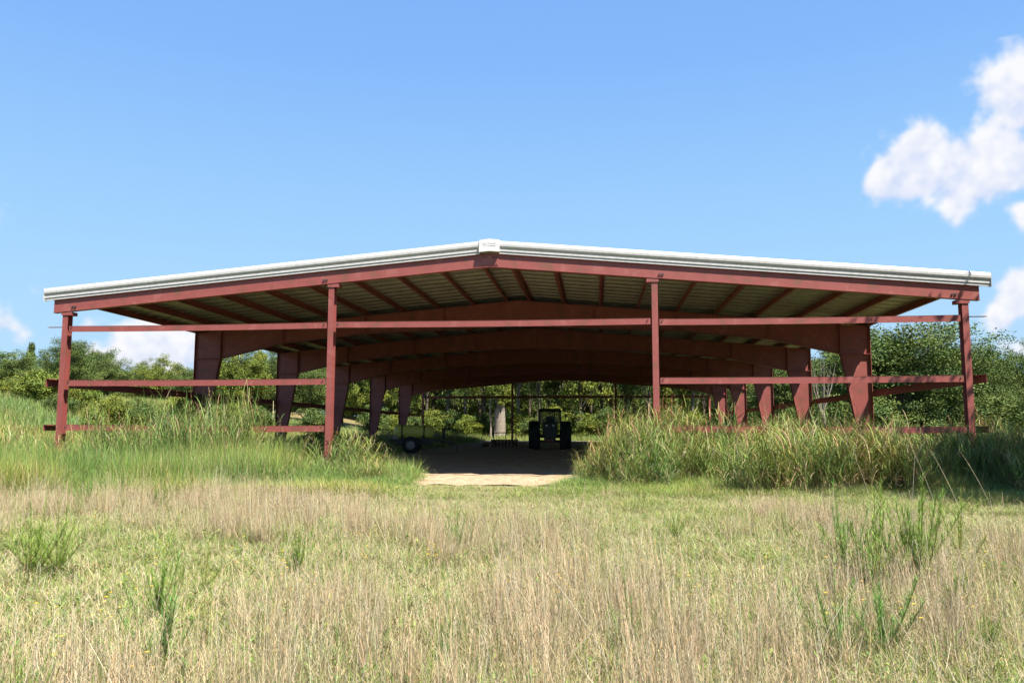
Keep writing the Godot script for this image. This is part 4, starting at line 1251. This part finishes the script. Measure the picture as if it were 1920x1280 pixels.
func build_sprayer() -> void:
	var t := thing("tank_sprayer", "trailer sprayer with a long yellow tank beside the columns", "sprayer", at(-6.05, -18.4, 0.012), 0.12)
	var ax := Basis(Vector3(0, 0, 1), PI / 2)
	var k := MB.new()
	k.lathe([Vector2(0.0, -0.98), Vector2(0.16, -0.96), Vector2(0.27, -0.88), Vector2(0.32, -0.75), Vector2(0.32, 0.75), Vector2(0.27, 0.88), Vector2(0.16, 0.96), Vector2(0.0, 0.98)], Vector3(0, 1.02, 0), ax, 28)
	var tk := part("tank", k, M.tank_yellow, t)
	var lid := MB.new()
	lid.lathe([Vector2(0.11, 0.0), Vector2(0.11, 0.07), Vector2(0.0, 0.08)], Vector3(0.1, 1.33, 0), Basis(), 16)
	part("lid", lid, M.black_paint, tk)
	for x in [-0.55, 0.5]:
		var s := MB.new()
		s.lathe([Vector2(0.326, -0.03), Vector2(0.332, -0.03), Vector2(0.332, 0.03), Vector2(0.326, 0.03)], Vector3(x, 1.02, 0), ax, 28)
		part("strap", s, M.black_paint, t)
	var f := MB.new()
	for z in [-0.3, 0.3]: f.bar(Vector3(-1.1, 0.62, z), Vector3(1.25, 0.62, z), 0.08, 0.12)
	for x in [-1.0, -0.5, 0.45, 1.1]: f.bar(Vector3(x, 0.62, -0.38), Vector3(x, 0.62, 0.38), 0.08, 0.1)
	for x in [-0.5, 0.45]:
		for z in [-0.28, 0.28]: f.bar(Vector3(x, 0.62, z), Vector3(x, 0.86, z * 0.9), 0.06, 0.06)
	f.bar(Vector3(1.2, 0.6, 0), Vector3(2.1, 0.42, 0), 0.09, 0.09)
	f.bar(Vector3(2.05, 0.42, 0), Vector3(2.05, 0.0, 0), 0.05, 0.05)
	f.box(Vector3(0.0, 0.48, 0.0), Vector3(1.7, 0.2, 0.5))
	f.bar(Vector3(-0.1, 0.45, -0.62), Vector3(-0.1, 0.45, 0.62), 0.08, 0.08, Vector3.UP)
	part("frame", f, M.black_paint, t)
	for z in [-0.62, 0.62]:
		var w := Node3D.new()
		w.name = "wheel"
		w.rotation.y = PI / 2
		w.position = Vector3(-0.1, 0.4, z)
		t.add_child(w, true)
		wheel(w, Vector3.ZERO, 0.4, 0.22, M.grey_steel)
	var pm := MB.new()
	pm.box(Vector3(-0.85, 0.76, 0.1), Vector3(0.26, 0.2, 0.26))
	pm.tube([Vector3(-0.85, 0.8, 0.2), Vector3(-1.2, 0.95, 0.34), Vector3(-1.25, 0.6, 0.4), Vector3(-1.05, 0.3, 0.42)], [0.02, 0.02, 0.02, 0.02], 6)
	part("pump", pm, M.grey_steel, t)

func build_rake() -> void:
	var t := thing("hay_rake", "old hay rake with curved tines and a hoop wheel", "farm implement", at(-7.2, -31.9, 0.012))
	var f := MB.new()
	f.bar(Vector3(0.05, 0.0, 0), Vector3(0.05, 1.12, 0), 0.16, 0.16, Vector3(0, 0, 1))
	f.bar(Vector3(-0.85, 1.1, 0), Vector3(0.45, 1.1, 0), 0.06, 0.06)
	f.bar(Vector3(0.0, 1.1, 0), Vector3(0.35, 1.32, 0), 0.06, 0.06)
	f.bar(Vector3(-0.9, 0.12, 0), Vector3(0.6, 0.12, 0), 0.09, 0.09)
	for x in [-0.85, 0.5]: f.bar(Vector3(x, 0.0, -0.3), Vector3(x, 0.12, 0.3), 0.06, 0.06)
	part("frame", f, M.black_paint, t)
	for k in 4:
		var b := MB.new()
		var p := []
		for i in 8:
			var a := lerpf(0.1, 1.6, i / 7.0)
			p.append(Vector3(-0.08 - sin(a) * (0.62 + 0.14 * k), 0.45 + (1.0 - cos(a)) * 0.2 + cos(a) * 0.12 + i * 0.07, -0.15 + 0.1 * k))
		b.tube(p, [0.014, 0.014, 0.014, 0.014, 0.014, 0.013, 0.012, 0.01], 6)
		part("tine", b, M.grey_steel, t)
	var h := MB.new()
	var hp := []
	var hr := []
	for i in 21:
		var a := TAU * i / 20
		hp.append(Vector3(0.42 + cos(a) * 0.17, 0.33 + sin(a) * 0.21, 0.1)); hr.append(0.02)
	h.tube(hp, hr, 6, false)
	part("hoop_wheel", h, M.black_paint, t)

func build_harrow() -> void:
	var t := thing("disc_harrow", "rusty disc harrow with an upright frame near the far end", "farm implement", at(-2.95, -29.3, 0.012), 0.1)
	var f := MB.new()
	for z in [-0.5, 0.35]: f.bar(Vector3(-0.8, 0.42, z), Vector3(0.85, 0.42, z), 0.08, 0.08)
	for x in [-0.7, 0.0, 0.75]: f.bar(Vector3(x, 0.42, -0.5), Vector3(x, 0.42, 0.6), 0.07, 0.07)
	for x in [-0.62, 0.72]: f.bar(Vector3(x, 0.42, 0.35), Vector3(x, 0.86, 0.35), 0.06, 0.06, Vector3(0, 0, 1))
	f.bar(Vector3(-0.65, 0.86, 0.35), Vector3(0.75, 0.9, 0.35), 0.05, 0.05)
	f.bar(Vector3(0.1, 0.88, 0.35), Vector3(0.1, 0.42, -0.5), 0.05, 0.05)
	part("frame", f, M.rusty, t)
	for row in [-0.5, 0.35]:
		for k in 8:
			var d := MB.new()
			d.lathe([Vector2(0.24, 0.0), Vector2(0.17, 0.035), Vector2(0.07, 0.055), Vector2(0.0, 0.058)], Vector3(-0.72 + k * 0.21, 0.24, row), Basis(Vector3(0, 0, 1), PI / 2) * Basis(Vector3.RIGHT, 0.25 if row > 0 else -0.25), 18)
			part("disc", d, M.rusty, t)
		var a := MB.new()
		a.bar(Vector3(-0.8, 0.24, row), Vector3(0.85, 0.24, row), 0.04, 0.04)
		for x in [-0.6, 0.6]: a.bar(Vector3(x, 0.24, row), Vector3(x, 0.42, row), 0.05, 0.05, Vector3(0, 0, 1))
		part("axle", a, M.rusty, t)
	var sw := MB.new()
	sw.tube([Vector3(-0.95, 0.1, 0.1), Vector3(-1.1, 0.14, 0.15), Vector3(-1.35, 0.1, 0.2)], [0.1, 0.16, 0.09], 8)
	part("weight_sack", sw, M.rusty, t)

func build_hopper() -> void:
	var t := thing("seed_spreader", "dark green cone-shaped seed spreader by the lit columns", "spreader", at(10.0, -26.8))
	var h := MB.new()
	h.lathe([Vector2(0.0, 0.95), Vector2(0.07, 0.95), Vector2(0.12, 1.1), Vector2(0.32, 1.75), Vector2(0.34, 1.78), Vector2(0.34, 1.82), Vector2(0.31, 1.82), Vector2(0.29, 1.72), Vector2(0.0, 1.5)], Vector3(0, 0, 0), Basis(), 20)
	part("hopper", h, M.dark_green, t)
	var f := MB.new()
	for a in [0.5, 2.6, 4.7]:
		f.bar(Vector3(cos(a) * 0.45, 0.0, sin(a) * 0.45), Vector3(cos(a) * 0.2, 1.35, sin(a) * 0.2), 0.04, 0.04)
	f.bar(Vector3(-0.3, 1.0, 0), Vector3(0.3, 1.0, 0), 0.05, 0.05)
	f.bar(Vector3(0, 0.35, 0), Vector3(0, 0.97, 0), 0.05, 0.05, Vector3(0, 0, 1))
	f.lathe([Vector2(0.0, 0.33), Vector2(0.22, 0.33), Vector2(0.22, 0.35), Vector2(0.0, 0.36)], Vector3.ZERO, Basis(), 16)
	part("stand", f, M.black_paint, t)
	for s in [-1.0, 1.0]:
		var r := MB.new()
		r.bar(Vector3(s * 0.8, 2.35 if s < 0 else 2.05, 0.4), Vector3(s * -0.3, 1.2, 0.42), 0.035, 0.035)
		part("lever", r, M.grey_steel if s < 0 else M.black_paint, t)

# ------------------------------------------------------------------ everything
func _ready() -> void:
	rng.seed = 1
	var exposure := 2.75
	# camera
	var cam := Camera3D.new()
	cam.name = "camera"
	cam.fov = 45.18
	cam.near = 0.05
	cam.far = 1500.0
	add_child(cam)
	var yaw := -0.104
	var pitch := 0.1086
	cam.position = Vector3(2.698, 1.22, 20.363)
	cam.look_at(cam.position + Vector3(sin(yaw) * cos(pitch), sin(pitch), -cos(yaw) * cos(pitch)), Vector3.UP)
	cam.rotate_object_local(Vector3(0, 0, 1), 0.0021)
	cam.current = true
	# sky, air and exposure
	var env := Environment.new()
	env.background_mode = Environment.BG_SKY
	var sky := Sky.new()
	var pano := PanoramaSkyMaterial.new()
	pano.panorama = make_sky(1.0 / exposure)
	sky.sky_material = pano
	env.sky = sky
	env.tonemap_mode = Environment.TONE_MAPPER_LINEAR
	env.tonemap_exposure = exposure
	env.sdfgi_enabled = true
	env.ssao_enabled = true
	env.ssil_enabled = true
	var we := WorldEnvironment.new()
	we.name = "world_environment"
	we.environment = env
	add_child(we)
	# sun, from the right and a little behind the camera
	var sun := DirectionalLight3D.new()
	sun.name = "sun"
	sun.light_energy = 1.6
	sun.light_color = Color(1.0, 0.965, 0.91)
	sun.light_angular_distance = 0.5
	sun.shadow_enabled = true
	add_child(sun)
	sun.look_at_from_position(SUN_TO.normalized() * 50.0, Vector3.ZERO, Vector3.UP)
	materials()
	build_ground()
	build_shed()

	build_trees()

	build_grass()

	build_weeds()
	build_tractor()
	build_sprayer()
	build_rake()
	build_harrow()
	build_hopper()
